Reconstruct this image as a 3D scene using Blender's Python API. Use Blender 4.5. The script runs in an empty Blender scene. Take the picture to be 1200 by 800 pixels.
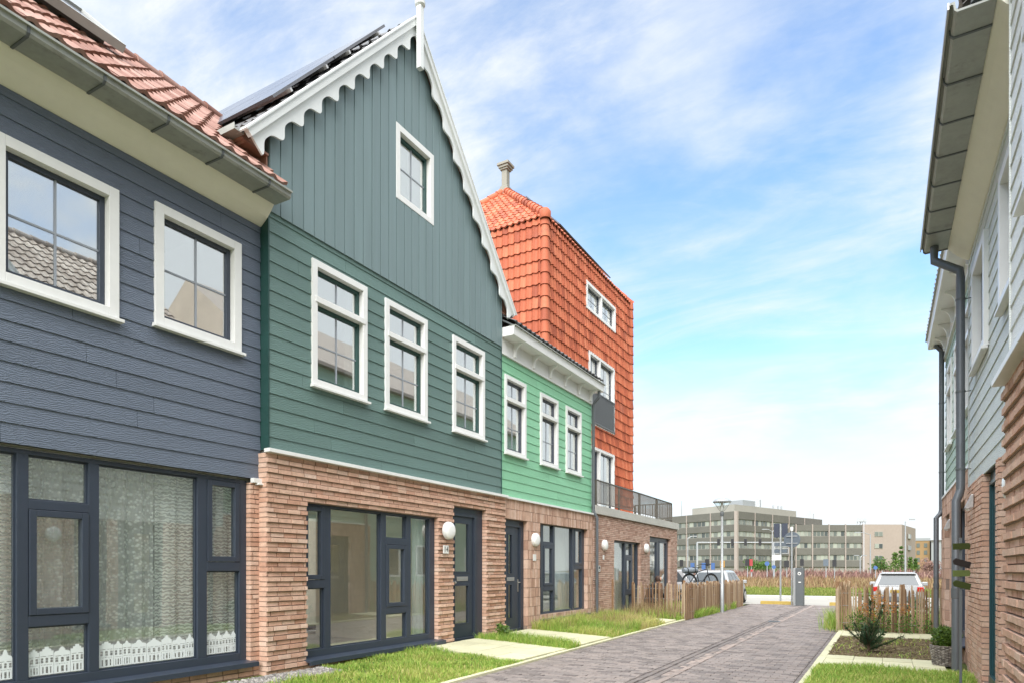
import bpy, bmesh, math, random
from mathutils import Vector, Matrix
R = math.radians
random.seed(7)
S = bpy.context.scene
C = S.collection

# ------------------------------------------------------------------ camera, sky, sun, exposure
YAW = 29.52
EYE = 1.46
cam_d = bpy.data.cameras.new('camera')
cam_d.sensor_width = 36.0
cam_d.lens = 36.0 * 770.0 / 1200.0
cam_d.shift_y = 268.0 / 1200.0
cam_d.clip_end = 3000
cam_d.clip_start = 0.05
cam = bpy.data.objects.new('camera', cam_d)
C.objects.link(cam)
cam.location = (0, 0, EYE)
cam.rotation_euler = (R(90), 0, R(YAW))
S.camera = cam

SUN_EL, SUN_AZ = 40.0, 170.0          # azimuth clockwise from +Y (street direction); behind the camera, to the right
W = bpy.data.worlds.new('World')
S.world = W
W.use_nodes = True
nt = W.node_tree
nt.nodes.clear()
def wn(t, **k):
    n = nt.nodes.new(t)
    for a, b in k.items(): setattr(n, a, b)
    return n
def lk(a, b): nt.links.new(a, b)
def wmath(op, a, b=None, clamp=False):
    n = wn('ShaderNodeMath', operation=op, use_clamp=clamp)
    for i, q in enumerate((a, b)):
        if q is None: continue
        if isinstance(q, (int, float)): n.inputs[i].default_value = q
        else: lk(q, n.inputs[i])
    return n.outputs[0]
out = wn('ShaderNodeOutputWorld')
bg = wn('ShaderNodeBackground')
bg.inputs['Strength'].default_value = 0.10
sky = wn('ShaderNodeTexSky', sky_type='NISHITA')
sky.sun_disc = False
sky.sun_elevation = R(SUN_EL)
sky.sun_rotation = R(SUN_AZ)
sky.air_density = 1.15
sky.dust_density = 1.2
sky.ozone_density = 1.6
tc = wn('ShaderNodeTexCoord')
sep = wn('ShaderNodeSeparateXYZ')
lk(tc.outputs['Generated'], sep.inputs[0])
zc = wmath('MAXIMUM', sep.outputs[2], 0.0)
den = wmath('ADD', zc, 0.26)
px = wmath('DIVIDE', sep.outputs[0], den)
py = wmath('DIVIDE', sep.outputs[1], den)
cmb = wn('ShaderNodeCombineXYZ')
lk(px, cmb.inputs[0]); lk(py, cmb.inputs[1])
def cloud(scale, rot, stretch, lo, hi, detail, rough, dist, off):
    mp = wn('ShaderNodeMapping')
    mp.inputs['Rotation'].default_value = (0, 0, R(rot))
    mp.inputs['Scale'].default_value = stretch
    mp.inputs['Location'].default_value = off
    lk(cmb.outputs[0], mp.inputs[0])
    nz = wn('ShaderNodeTexNoise')
    nz.inputs['Scale'].default_value = scale
    nz.inputs['Detail'].default_value = detail
    nz.inputs['Roughness'].default_value = rough
    nz.inputs['Distortion'].default_value = dist
    lk(mp.outputs[0], nz.inputs['Vector'])
    mr = wn('ShaderNodeMapRange', interpolation_type='SMOOTHSTEP')
    mr.inputs['From Min'].default_value = lo
    mr.inputs['From Max'].default_value = hi
    lk(nz.outputs['Fac'], mr.inputs['Value'])
    return mr.outputs[0]
big = cloud(1.25, 25, (1.0, 0.8, 1), 0.34, 0.66, 6, 0.56, 0.5, (3.1, 1.7, 0))
wisp = cloud(2.1, -38, (0.7, 2.2, 1), 0.42, 0.76, 9, 0.62, 1.0, (0.4, 5.2, 0))
fine = cloud(5.0, -30, (0.7, 1.8, 1), 0.38, 0.72, 8, 0.65, 0.4, (7.7, 2.2, 0))
low = wn('ShaderNodeMapRange', interpolation_type='SMOOTHSTEP')
low.inputs['From Min'].default_value = 0.0
low.inputs['From Max'].default_value = 0.50
low.inputs['To Min'].default_value = 1.0
low.inputs['To Max'].default_value = 0.0
lk(zc, low.inputs['Value'])
w1 = wmath('MULTIPLY', wisp, 0.42)
f1 = wmath('MULTIPLY', fine, 0.35)
b1 = wmath('MULTIPLY', big, wmath('ADD', wmath('MULTIPLY', low.outputs[0], 0.66), 0.34))
m = wmath('ADD', b1, w1)
m = wmath('ADD', m, wmath('MULTIPLY', f1, wmath('ADD', big, 0.25)))
m = wmath('ADD', m, wmath('MULTIPLY', wmath('POWER', low.outputs[0], 3.0), 0.34))
m = wmath('ADD', wmath('MULTIPLY', m, 0.92), 0.02)
def bank(scale, zs, lo, hi, off, z0, z1, amt):     # soft cloud bodies in bands of the sky
    mp = wn('ShaderNodeMapping'); mp.inputs['Scale'].default_value = (1, 1, zs); mp.inputs['Location'].default_value = off
    lk(tc.outputs['Generated'], mp.inputs[0])
    nz = wn('ShaderNodeTexNoise'); nz.inputs['Scale'].default_value = scale; nz.inputs['Detail'].default_value = 9; nz.inputs['Roughness'].default_value = 0.55; nz.inputs['Distortion'].default_value = 0.25
    lk(mp.outputs[0], nz.inputs['Vector'])
    a = wn('ShaderNodeMapRange', interpolation_type='SMOOTHSTEP'); a.inputs['From Min'].default_value = lo; a.inputs['From Max'].default_value = hi
    lk(nz.outputs['Fac'], a.inputs['Value'])
    b = wn('ShaderNodeMapRange', interpolation_type='SMOOTHSTEP'); b.inputs['From Min'].default_value = z0; b.inputs['From Max'].default_value = z1
    b.inputs['To Min'].default_value = amt; b.inputs['To Max'].default_value = 0.0
    lk(zc, b.inputs['Value'])
    return wmath('MULTIPLY', a.outputs[0], b.outputs[0])
m = wmath('ADD', m, bank(3.2, 3.6, 0.40, 0.60, (0.3, 1.1, 0.2), 0.17, 0.33, 0.75))
m = wmath('ADD', m, bank(2.0, 1.7, 0.46, 0.68, (2.3, 0.4, 1.2), 0.55, 0.75, 0.55))
east = wn('ShaderNodeMapRange', interpolation_type='SMOOTHSTEP')     # unseen cloud bank added to the right, for pale window reflections and fill
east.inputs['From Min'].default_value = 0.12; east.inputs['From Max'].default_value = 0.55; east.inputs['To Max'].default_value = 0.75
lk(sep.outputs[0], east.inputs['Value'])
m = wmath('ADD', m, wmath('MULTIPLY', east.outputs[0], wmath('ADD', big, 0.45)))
ov = wn('ShaderNodeMapRange', interpolation_type='SMOOTHSTEP')  # extra cloud cover added overhead, out of frame, to neutralise the blue fill
ov.inputs['From Min'].default_value = 0.64; ov.inputs['From Max'].default_value = 0.86; ov.inputs['To Max'].default_value = 0.8
lk(sep.outputs[2], ov.inputs['Value'])
m = wmath('ADD', m, ov.outputs[0])
m = wmath('MINIMUM', m, 0.97)
# the blue between the clouds keeps the Nishita colour, lifted by thin high haze
gain = wn('ShaderNodeMix', data_type='RGBA', blend_type='MULTIPLY')
gain.inputs[0].default_value = 1.0
lk(sky.outputs[0], gain.inputs[6])
gain.inputs[7].default_value = (0.78, 0.97, 1.12, 1)
mix = wn('ShaderNodeMix', data_type='RGBA')
lk(m, mix.inputs[0])
lk(gain.outputs[2], mix.inputs[6])
mix.inputs[7].default_value = (3.40, 3.55, 3.66, 1)
zen = wn('ShaderNodeMapRange', interpolation_type='SMOOTHSTEP')      # sky overhead brightened above the frame, added as fill for the walls
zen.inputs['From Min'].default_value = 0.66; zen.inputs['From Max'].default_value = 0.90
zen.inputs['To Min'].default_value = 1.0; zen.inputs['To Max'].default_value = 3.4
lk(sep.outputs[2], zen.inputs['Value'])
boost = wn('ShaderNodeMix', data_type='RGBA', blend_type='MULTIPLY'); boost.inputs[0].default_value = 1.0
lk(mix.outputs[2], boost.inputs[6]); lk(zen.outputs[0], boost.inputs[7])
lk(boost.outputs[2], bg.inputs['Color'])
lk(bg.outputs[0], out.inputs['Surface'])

sd = bpy.data.lights.new('sun', 'SUN')
sd.energy = 2.2
sd.angle = R(60)
sd.color = (1.0, 0.96, 0.91)
sun = bpy.data.objects.new('sun', sd)
C.objects.link(sun)
_az, _el = R(SUN_AZ), R(SUN_EL)
_dir = Vector((math.sin(_az) * math.cos(_el), math.cos(_az) * math.cos(_el), math.sin(_el)))   # towards the sun
sun.rotation_euler = _dir.to_track_quat('Z', 'Y').to_euler()
sun.location = (10, -20, 30)

S.view_settings.view_transform = 'Standard'
S.view_settings.look = 'None'
S.view_settings.gamma = 1.0
S.view_settings.use_curve_mapping = False
S.view_settings.exposure = 1.56
S.render.engine = 'CYCLES'
S.cycles.use_denoising = True
S.cycles.max_bounces = 8
S.cycles.diffuse_bounces = 4
S.cycles.glossy_bounces = 4
S.cycles.transparent_max_bounces = 16
S.cycles.sample_clamp_indirect = 6.0

# ------------------------------------------------------------------ mesh builder
class MB:
    def __init__(s):
        s.v = []; s.f = []; s.t = []
    def add(s, vs, fs, t=0.5):
        n = len(s.v)
        s.v.extend([tuple(q) for q in vs])
        for f in fs:
            s.f.append(tuple(i + n for i in f)); s.t.append(t)
    def box(s, x0, x1, y0, y1, z0, z1, t=0.5):
        if x0 > x1: x0, x1 = x1, x0
        if y0 > y1: y0, y1 = y1, y0
        if z0 > z1: z0, z1 = z1, z0
        s.add([(x0,y0,z0),(x1,y0,z0),(x1,y1,z0),(x0,y1,z0),(x0,y0,z1),(x1,y0,z1),(x1,y1,z1),(x0,y1,z1)],
              [(0,3,2,1),(4,5,6,7),(0,1,5,4),(1,2,6,5),(2,3,7,6),(3,0,4,7)], t)
    def obox(s, c, ax, h, t=0.5):          # centre, three axes, half sizes
        c = Vector(c); a = [Vector(q).normalized() * k for q, k in zip(ax, h)]
        vs = [c + a[0]*i + a[1]*j + a[2]*k for k in (-1,1) for j in (-1,1) for i in (-1,1)]
        s.add(vs, [(0,2,3,1),(4,5,7,6),(0,1,5,4),(1,3,7,5),(3,2,6,7),(2,0,4,6)], t)
    def prism(s, poly, x0, x1, t=0.5, axis='x'):      # polygon in the other two axes
        n = len(poly)
        def P(a, q):
            return (a, q[0], q[1]) if axis == 'x' else ((q[0], a, q[1]) if axis == 'y' else (q[0], q[1], a))
        vs = [P(x0, q) for q in poly] + [P(x1, q) for q in poly]
        fs = [tuple(range(n-1, -1, -1)), tuple(range(n, 2*n))]
        fs += [(i, (i+1) % n, (i+1) % n + n, i + n) for i in range(n)]
        s.add(vs, fs, t)
    def tube(s, path, r, n=8, t=0.5, cap=True):
        path = [Vector(p) for p in path]
        rs = r if isinstance(r, (list, tuple)) else [r] * len(path)
        vs = []; up = None
        for i, p in enumerate(path):
            d = (path[min(i+1, len(path)-1)] - path[max(i-1, 0)]).normalized()
            if up is None or abs(d.dot(up)) > 0.98:
                up = Vector((0,0,1)) if abs(d.z) < 0.9 else Vector((1,0,0))
            a = d.cross(up).normalized(); b = a.cross(d).normalized()
            up = b
            for k in range(n):
                q = 2*math.pi*k/n
                vs.append(p + (a*math.cos(q) + b*math.sin(q)) * rs[i])
        fs = []
        for i in range(len(path)-1):
            for k in range(n):
                fs.append((i*n+k, i*n+(k+1)%n, (i+1)*n+(k+1)%n, (i+1)*n+k))
        if cap:
            fs.append(tuple(range(n-1,-1,-1))); fs.append(tuple((len(path)-1)*n + k for k in range(n)))
        s.add(vs, fs, t)
    def lathe(s, prof, c, n=24, t=0.5, axis=(0,0,1), cap=True):
        ax = Vector(axis).normalized(); c = Vector(c)
        a = ax.orthogonal().normalized(); b = ax.cross(a)
        vs = []
        for r, h in prof:
            for k in range(n):
                q = 2*math.pi*k/n
                vs.append(c + ax*h + (a*math.cos(q) + b*math.sin(q)) * r)
        fs = []
        for i in range(len(prof)-1):
            for k in range(n):
                fs.append((i*n+k, i*n+(k+1)%n, (i+1)*n+(k+1)%n, (i+1)*n+k))
        if cap:
            fs.append(tuple(range(n-1,-1,-1))); fs.append(tuple((len(prof)-1)*n + k for k in range(n)))
        s.add(vs, fs, t)
    def build(s, name, m, parent=None, org=(0,0,0), smooth=False, bevel=0, recalc=False):
        me = bpy.data.meshes.new(name)
        o3 = Vector(org)
        me.from_pydata([(q[0]-o3.x, q[1]-o3.y, q[2]-o3.z) for q in s.v], [], s.f)
        at = me.attributes.new('tint', 'FLOAT', 'FACE')
        at.data.foreach_set('value', s.t)
        if recalc:
            bm = bmesh.new(); bm.from_mesh(me)
            bmesh.ops.recalc_face_normals(bm, faces=bm.faces)
            bm.to_mesh(me); bm.free()
        me.materials.append(m)
        if smooth:
            me.polygons.foreach_set('use_smooth', [True]*len(me.polygons))
        ob = bpy.data.objects.new(name, me)
        C.objects.link(ob)
        if parent is not None: ob.parent = parent
        else: ob.location = o3
        if bevel:
            b = ob.modifiers.new('bevel', 'BEVEL'); b.width = bevel; b.segments = 2; b.limit_method = 'ANGLE'
        if smooth:
            e = ob.modifiers.new('edges', 'EDGE_SPLIT'); e.split_angle = R(40)
        return ob

def thing(name, label, cat, loc=(0,0,0), rz=0, group=None):
    o = bpy.data.objects.new(name, None); C.objects.link(o)
    o.empty_display_size = 0.3
    o.location = loc; o.rotation_euler = (0,0,rz)
    tag(o, label, cat, group)
    return o
def tag(o, label, cat, group=None, kind=None):
    o['label'] = label; o['category'] = cat
    if group: o['group'] = group
    if kind: o['kind'] = kind
    return o
def struct(o, label=None):
    o['kind'] = 'structure'
    if label: o['label'] = label
    return o
def copy_tree(o, parent=None, loc=None, rz=None, label=None):
    c = o.copy(); C.objects.link(c)
    if parent is not None: c.parent = parent
    if loc is not None: c.location = loc
    if rz is not None: c.rotation_euler = (0,0,rz)
    if label: c['label'] = label
    for ch in list(o.children): copy_tree(ch, c)
    return c
def loc(o): return tuple(o.location)

# ------------------------------------------------------------------ materials
def mat(name, col, rough=0.6, spec=0.4, metal=0.0, tint=None, var=None, bump=None, stretch=(1,1,1), trans=0.0, wave=None, stain=None):
    m = bpy.data.materials.new(name); m.use_nodes = True
    t = m.node_tree; b = t.nodes['Principled BSDF']
    b.inputs['Roughness'].default_value = rough
    b.inputs['Specular IOR Level'].default_value = spec
    b.inputs['Metallic'].default_value = metal
    L = t.links.new
    def nn(k, **kw):
        n = t.nodes.new(k)
        for a, v in kw.items(): setattr(n, a, v)
        return n
    tco = nn('ShaderNodeTexCoord'); mp = nn('ShaderNodeMapping')
    mp.inputs['Scale'].default_value = stretch
    L(tco.outputs['Object'], mp.inputs[0])
    vec = mp.outputs[0]
    at = None
    if tint or wave:
        at = nn('ShaderNodeAttribute', attribute_name='tint')
    if tint:
        rp = nn('ShaderNodeValToRGB')
        el = rp.color_ramp.elements
        while len(el) < len(tint): el.new(0.5)
        for i, c in enumerate(tint):
            el[i].position = i / (len(tint)-1); el[i].color = (*c, 1)
        L(at.outputs['Fac'], rp.inputs[0]); colsock = rp.outputs[0]
    else:
        rgb = nn('ShaderNodeRGB'); rgb.outputs[0].default_value = (*col, 1); colsock = rgb.outputs[0]
    if wave:                               # shift the pattern from board to board
        ad = nn('ShaderNodeVectorMath', operation='MULTIPLY_ADD')
        L(at.outputs['Fac'], ad.inputs[0])
        ad.inputs[1].default_value = (13.7, 57.3, 9.1)
        L(tco.outputs['Object'], ad.inputs[2])
        L(ad.outputs[0], mp.inputs[0])
    def noise(scale, detail=5, rough=0.6, v=None, dist=0):
        n = nn('ShaderNodeTexNoise')
        n.inputs['Scale'].default_value = scale; n.inputs['Detail'].default_value = detail
        n.inputs['Roughness'].default_value = rough; n.inputs['Distortion'].default_value = dist
        L(v or vec, n.inputs['Vector']); return n.outputs['Fac']
    for (scale, amt) in (var or []):
        mr = nn('ShaderNodeMapRange'); L(noise(scale), mr.inputs['Value'])
        mr.inputs['From Min'].default_value = 0.25; mr.inputs['From Max'].default_value = 0.75
        mr.inputs['To Min'].default_value = 1-amt; mr.inputs['To Max'].default_value = 1+amt
        mx = nn('ShaderNodeMix', data_type='RGBA', blend_type='MULTIPLY'); mx.inputs[0].default_value = 1
        L(colsock, mx.inputs[6]); L(mr.outputs[0], mx.inputs[7]); colsock = mx.outputs[2]
    if stain:                              # (scale, colour, lo, hi): weathering patches with their own shape
        mr = nn('ShaderNodeMapRange', interpolation_type='SMOOTHSTEP')
        L(noise(stain[0], 8, 0.65), mr.inputs['Value'])
        mr.inputs['From Min'].default_value = stain[2]; mr.inputs['From Max'].default_value = stain[3]
        mx = nn('ShaderNodeMix', data_type='RGBA'); L(mr.outputs[0], mx.inputs[0])
        L(colsock, mx.inputs[6]); mx.inputs[7].default_value = (*stain[1], 1); colsock = mx.outputs[2]
    L(colsock, b.inputs['Base Color'])
    hs = None
    if bump:
        hs = noise(bump[0], 6, 0.65); st = bump[1]; dist = bump[2]
    if wave:
        wv = nn('ShaderNodeTexWave', wave_type='BANDS', bands_direction='Z')
        wv.inputs['Scale'].default_value = wave[0]; wv.inputs['Distortion'].default_value = wave[1]
        wv.inputs['Detail'].default_value = 2.5; wv.inputs['Detail Scale'].default_value = wave[2]
        L(vec, wv.inputs['Vector']); hs = wv.outputs['Fac']; st = wave[3]; dist = wave[4]
    if hs is not None:
        bp = nn('ShaderNodeBump'); bp.inputs['Strength'].default_value = st; bp.inputs['Distance'].default_value = dist
        L(hs, bp.inputs['Height']); L(bp.outputs[0], b.inputs['Normal'])
    if trans:
        tr = nn('ShaderNodeBsdfTranslucent'); L(colsock, tr.inputs['Color'])
        ms = nn('ShaderNodeMixShader'); ms.inputs[0].default_value = trans
        L(b.outputs[0], ms.inputs[1]); L(tr.outputs[0], ms.inputs[2])
        L(ms.outputs[0], t.nodes['Material Output'].inputs['Surface'])
    return m

def sc(c, k): return tuple(q*k for q in c)
def rampof(c, a=0.12):
    return [sc(c, 1-a), c, sc(c, 1+a)]

def clad_mat(name, c, a=0.07):
    return mat(name, c, rough=0.48, spec=0.45, tint=rampof(c, a), var=[(0.5, 0.07), (1.3, 0.06), (26, 0.05)], stain=(2.6, tuple(q*.86+.012 for q in c), 0.56, 0.78), stretch=(1, 0.55, 1), wave=(15.0, 10.0, 1.3, 0.55, 0.005))
M = {}
M['clad_blue'] = clad_mat('slate blue cladding', (0.118, 0.143, 0.188))
M['clad_teal'] = clad_mat('dark green cladding', (0.115, 0.190, 0.172))
M['board_teal'] = mat('grey green boards', (0.085, 0.135, 0.140), rough=0.5, tint=rampof((0.165, 0.228, 0.235), 0.045), var=[(1.0, 0.08)], stretch=(1, 6, 0.5), bump=(24, 0.25, 0.003))
M['clad_mint'] = clad_mat('mint green cladding', (0.235, 0.53, 0.325), 0.05)
M['clad_pale'] = clad_mat('pale grey cladding', (0.56, 0.60, 0.57), 0.04)
M['clad_white'] = clad_mat('off white cladding', (0.68, 0.70, 0.67), 0.03)
M['clad_sage'] = clad_mat('sage green cladding', (0.33, 0.46, 0.36), 0.05)
M['corner_teal'] = mat('green corner board', (0.018, 0.062, 0.055), rough=0.45, var=[(3, 0.15)], bump=(30, 0.15, 0.002))
M['white'] = mat('white paint', (0.75, 0.75, 0.73), rough=0.35, var=[(1.5, 0.03), (9, 0.03)])
M['trim'] = mat('bargeboard paint', (0.68, 0.70, 0.69), rough=0.4, var=[(1.2, 0.05), (14, 0.03)])
M['cream'] = mat('cream cove', (0.76, 0.73, 0.62), rough=0.55, var=[(0.7, 0.04), (6, 0.03)])
M['anthracite'] = mat('anthracite frame', (0.036, 0.047, 0.068), rough=0.38, spec=0.5, var=[(4, 0.06)])
M['doorblue'] = mat('blue black door', (0.034, 0.044, 0.064), rough=0.33, var=[(2, 0.06)])
M['doorteal'] = mat('dark teal door', (0.022, 0.068, 0.078), rough=0.35, var=[(2, 0.06)])
M['zinc'] = mat('zinc', (0.33, 0.34, 0.31), rough=0.5, spec=0.5, metal=0.25, var=[(2.2, 0.14), (17, 0.08)], stretch=(1, 1, 2), stain=(3.5, (0.22, 0.225, 0.20), 0.55, 0.72))
M['pipe'] = mat('grey pipe', (0.115, 0.125, 0.135), rough=0.45, metal=0.2, var=[(5, 0.08)])
M['solar'] = mat('solar panel', (0.085, 0.085, 0.095), rough=0.18, spec=0.7, var=[(3, 0.1)])
M['alu'] = mat('aluminium', (0.46, 0.45, 0.44), rough=0.35, metal=0.7, var=[(3, 0.08)])
M['rooftrim'] = mat('grey roof trim', (0.36, 0.37, 0.36), rough=0.5, var=[(3, 0.08)])
M['copper'] = mat('brown eave board', (0.34, 0.17, 0.12), rough=0.55, var=[(2, 0.1)])
BR = [(0.50, 0.29, 0.205), (0.60, 0.385, 0.285), (0.63, 0.43, 0.325), (0.58, 0.35, 0.255), (0.66, 0.48, 0.38)]
M['brick_b'] = mat('salmon brick', (0.4, 0.2, 0.14), rough=0.85, spec=0.2, tint=[sc(c, 1.0) for c in BR], var=[(9, 0.16), (60, 0.14)], bump=(70, 0.7, 0.006), stain=(22, (0.20, 0.10, 0.075), 0.69, 0.80))
M['brick_t'] = mat('rose brick', (0.4, 0.2, 0.14), rough=0.88, spec=0.2, tint=[(0.38,0.235,0.18),(0.49,0.32,0.25),(0.54,0.37,0.295),(0.58,0.42,0.34)], var=[(9, 0.12), (60, 0.12)], bump=(70, 0.6, 0.005))
M['brick_c'] = mat('pink brick', (0.4, 0.2, 0.14), rough=0.88, spec=0.2, tint=[(0.36,0.22,0.16),(0.52,0.34,0.255),(0.57,0.39,0.30),(0.61,0.45,0.36)], var=[(9, 0.14), (60, 0.14)], bump=(60, 0.7, 0.006))
M['mortar'] = mat('mortar', (0.27, 0.20, 0.16), rough=0.95, spec=0.1, var=[(20, 0.15)], bump=(80, 0.4, 0.004))
M['tile_o'] = mat('orange clay tile', (0.5, 0.12, 0.05), rough=0.66, spec=0.3, tint=[(0.27,0.068,0.034),(0.40,0.104,0.050),(0.43,0.118,0.056),(0.50,0.16,0.082)], var=[(3, 0.10), (30, 0.10)], bump=(60, 0.2, 0.003), stain=(1.6, (0.30, 0.10, 0.065), 0.58, 0.78))
M['tile_r'] = mat('weathered red tile', (0.4, 0.17, 0.12), rough=0.75, spec=0.25, tint=[(0.18,0.082,0.060),(0.26,0.14,0.110),(0.32,0.195,0.16)], var=[(2, 0.12), (28, 0.14)], bump=(60, 0.2, 0.003))
M['tile_g'] = mat('greyed brown tile', (0.3, 0.25, 0.2), rough=0.55, spec=0.4, tint=[(0.22,0.175,0.14),(0.31,0.26,0.215),(0.38,0.33,0.28)], var=[(2, 0.12), (28, 0.14)])
M['tile_d'] = mat('dark grey tile', (0.09, 0.09, 0.095), rough=0.55, tint=rampof((0.09,0.088,0.09), .25), var=[(12, 0.15)])
M['concrete'] = mat('light concrete', (0.47, 0.46, 0.42), rough=0.85, spec=0.2, var=[(1.4, 0.10), (14, 0.10)], bump=(60, 0.3, 0.003))
M['flag'] = mat('yellowish paving', (0.52, 0.50, 0.33), rough=0.85, spec=0.2, tint=rampof((0.52,0.50,0.335), 0.06), var=[(1.6, 0.10), (30, 0.08)], bump=(90, 0.3, 0.002), stain=(5, (0.36, 0.37, 0.20), 0.60, 0.72))
M['paver'] = mat('clay paver', (0.2, 0.16, 0.15), rough=0.80, spec=0.25, tint=[(0.135,0.115,0.108),(0.195,0.168,0.155),(0.225,0.192,0.176),(0.255,0.215,0.194)], var=[(0.7, 0.10), (25, 0.14)], bump=(90, 0.4, 0.003), stain=(0.9, (0.25, 0.215, 0.188), 0.56, 0.75))
M['paver_r'] = mat('pink gutter paver', (0.42, 0.28, 0.22), rough=0.8, spec=0.25, tint=[(0.15,0.13,0.122),(0.21,0.178,0.16),(0.34,0.27,0.235)], var=[(1.0, 0.14), (25, 0.12)], bump=(90, 0.4, 0.003))
M['joint'] = mat('joint sand', (0.105, 0.09, 0.085), rough=0.95, spec=0.1, var=[(30, 0.25)], bump=(120, 0.4, 0.003))
M['asphalt'] = mat('pale road', (0.33, 0.31, 0.275), rough=0.9, spec=0.2, var=[(0.4, 0.08), (40, 0.10)], bump=(120, 0.3, 0.003))
M['soil'] = mat('soil', (0.155, 0.12, 0.075), rough=0.95, spec=0.1, var=[(3, 0.3), (40, 0.3)], bump=(30, 0.8, 0.02), stain=(14, (0.23, 0.20, 0.09), 0.52, 0.68))
M['turf'] = mat('turf base', (0.12, 0.15, 0.045), rough=0.95, spec=0.1, var=[(2, 0.3), (30, 0.3)], bump=(30, 0.8, 0.02), stain=(7, (0.14, 0.11, 0.06), 0.56, 0.72))
M['field'] = mat('field', (0.11, 0.13, 0.03), rough=0.95, spec=0.1, var=[(0.12, 0.2), (3, 0.3)], bump=(5, 0.8, 0.05))
M['bounce_slab'] = mat('pale bounce ground', (0.70, 0.66, 0.57), rough=0.9, spec=0.1, var=[(1, .05)])  # for the unseen reflector ground behind the left houses
M['gravel'] = mat('gravel', (0.3, 0.28, 0.26), rough=0.85, tint=[(0.16,0.15,0.15),(0.32,0.30,0.28),(0.46,0.43,0.39)])
M['room'] = mat('room plaster', (0.86, 0.78, 0.62), rough=0.9, spec=0.1, var=[(1, 0.03)])
M['roomdark'] = mat('room grey plaster', (0.62, 0.62, 0.60), rough=0.9, spec=0.1, var=[(1, 0.03)])
M['floor'] = mat('screed floor', (0.42, 0.36, 0.27), rough=0.6, var=[(1.5, 0.08)])
M['lampw'] = mat('opal glass', (0.80, 0.80, 0.78), rough=0.2, spec=0.6)
M['plate'] = mat('enamel plate', (0.72, 0.72, 0.69), rough=0.3)
M['black'] = mat('black plastic', (0.016, 0.016, 0.018), rough=0.5)
M['rubber'] = mat('rubber', (0.02, 0.02, 0.021), rough=0.8)
M['steel'] = mat('galvanised steel', (0.36, 0.375, 0.38), rough=0.45, metal=0.5, var=[(3, 0.08), (20, 0.06)])
M['brass'] = mat('satin handle', (0.50, 0.49, 0.46), rough=0.3, metal=0.9)
M['rail'] = mat('bronze grey rail', (0.135, 0.125, 0.105), rough=0.5, metal=0.3, var=[(4, 0.1)])
M['greybox'] = mat('dark grey box', (0.105, 0.115, 0.120), rough=0.45, var=[(3, 0.05)])
M['yellow'] = mat('yellow paint', (0.34, 0.235, 0.045), rough=0.6, var=[(4, 0.12), (20, 0.1)], stain=(8, (0.45, 0.36, 0.15), 0.6, 0.7))
M['pale_w'] = mat('chestnut pale', (0.34, 0.235, 0.14), rough=0.85, spec=0.2, tint=[(0.15,0.085,0.05),(0.25,0.16,0.095),(0.36,0.255,0.16),(0.42,0.33,0.235)], var=[(7, 0.18)], stretch=(6, 6, 0.8), bump=(18, 0.6, 0.006))
M['post_w'] = mat('wood post', (0.24, 0.14, 0.075), rough=0.85, spec=0.2, var=[(6, 0.2)], stretch=(5, 5, 0.7), bump=(14, 0.6, 0.006))
M['arrow_d'] = mat('dark brown board', (0.035, 0.028, 0.026), rough=0.6, var=[(8, .1)])
M['arrow_g'] = mat('dark olive board', (0.055, 0.072, 0.018), rough=0.6, var=[(8, .1)])
M['arrow_l'] = mat('moss green board', (0.14, 0.18, 0.055), rough=0.6, var=[(8, .1)])
M['wicker'] = mat('wicker', (0.20, 0.175, 0.155), rough=0.8, tint=[(0.11,0.095,0.085),(0.22,0.195,0.17),(0.33,0.30,0.265)])
M['carwhite'] = mat('white car paint', (0.34, 0.345, 0.35), rough=0.22, spec=0.6)
M['carglass'] = mat('car glass', (0.06, 0.072, 0.08), rough=0.12, spec=0.5)
M['carred'] = mat('red tail lamp', (0.45, 0.015, 0.012), rough=0.2, spec=0.6)
M['blue'] = mat('blue sign', (0.045, 0.10, 0.25), rough=0.5)
M['signback'] = mat('sign back', (0.085, 0.105, 0.125), rough=0.5, var=[(3, 0.06)])
M['signnavy'] = mat('navy sign back', (0.030, 0.038, 0.058), rough=0.5)
M['red'] = mat('red paint', (0.30, 0.04, 0.04), rough=0.5)
M['orange'] = mat('orange paint', (0.42, 0.22, 0.04), rough=0.5)
M['off_dark'] = mat('grey concrete band', (0.125, 0.120, 0.105), rough=0.9, spec=0.2, var=[(0.2, 0.10), (1.5, 0.08)])
M['off_light'] = mat('pale concrete frame', (0.27, 0.26, 0.225), rough=0.9, spec=0.2, var=[(0.2, 0.06)])
M['off_pink'] = mat('pinkish concrete', (0.29, 0.24, 0.205), rough=0.9, spec=0.2, var=[(0.12, 0.06), (1.5, 0.05)])
M['off_col'] = mat('pink column', (0.33, 0.28, 0.25), rough=0.9, spec=0.2)
M['off_glass'] = mat('office glass', (0.10, 0.115, 0.105), rough=0.12, spec=0.8, tint=[(0.04,0.05,0.05),(0.10,0.115,0.10),(0.22,0.235,0.20),(0.32,0.34,0.28)])
M['apt'] = mat('ochre brick flats', (0.26, 0.17, 0.085), rough=0.9, spec=0.2, var=[(0.1, 0.08)])
M['aptw'] = mat('pale flats', (0.25, 0.26, 0.26), rough=0.9, spec=0.2)
M['skin'] = mat('skin', (0.50, 0.30, 0.22), rough=0.6)
M['hair'] = mat('brown hair', (0.045, 0.022, 0.014), rough=0.6, bump=(90, 0.6, 0.004))
M['jacket'] = mat('charcoal jacket', (0.028, 0.030, 0.037), rough=0.8, var=[(8, .2)], bump=(25, 0.4, 0.01))
M['bagroll'] = mat('grey roll', (0.19, 0.215, 0.245), rough=0.6, var=[(9, .25)])
M['sticker'] = mat('white film', (0.72, 0.76, 0.75), rough=0.5)
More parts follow.
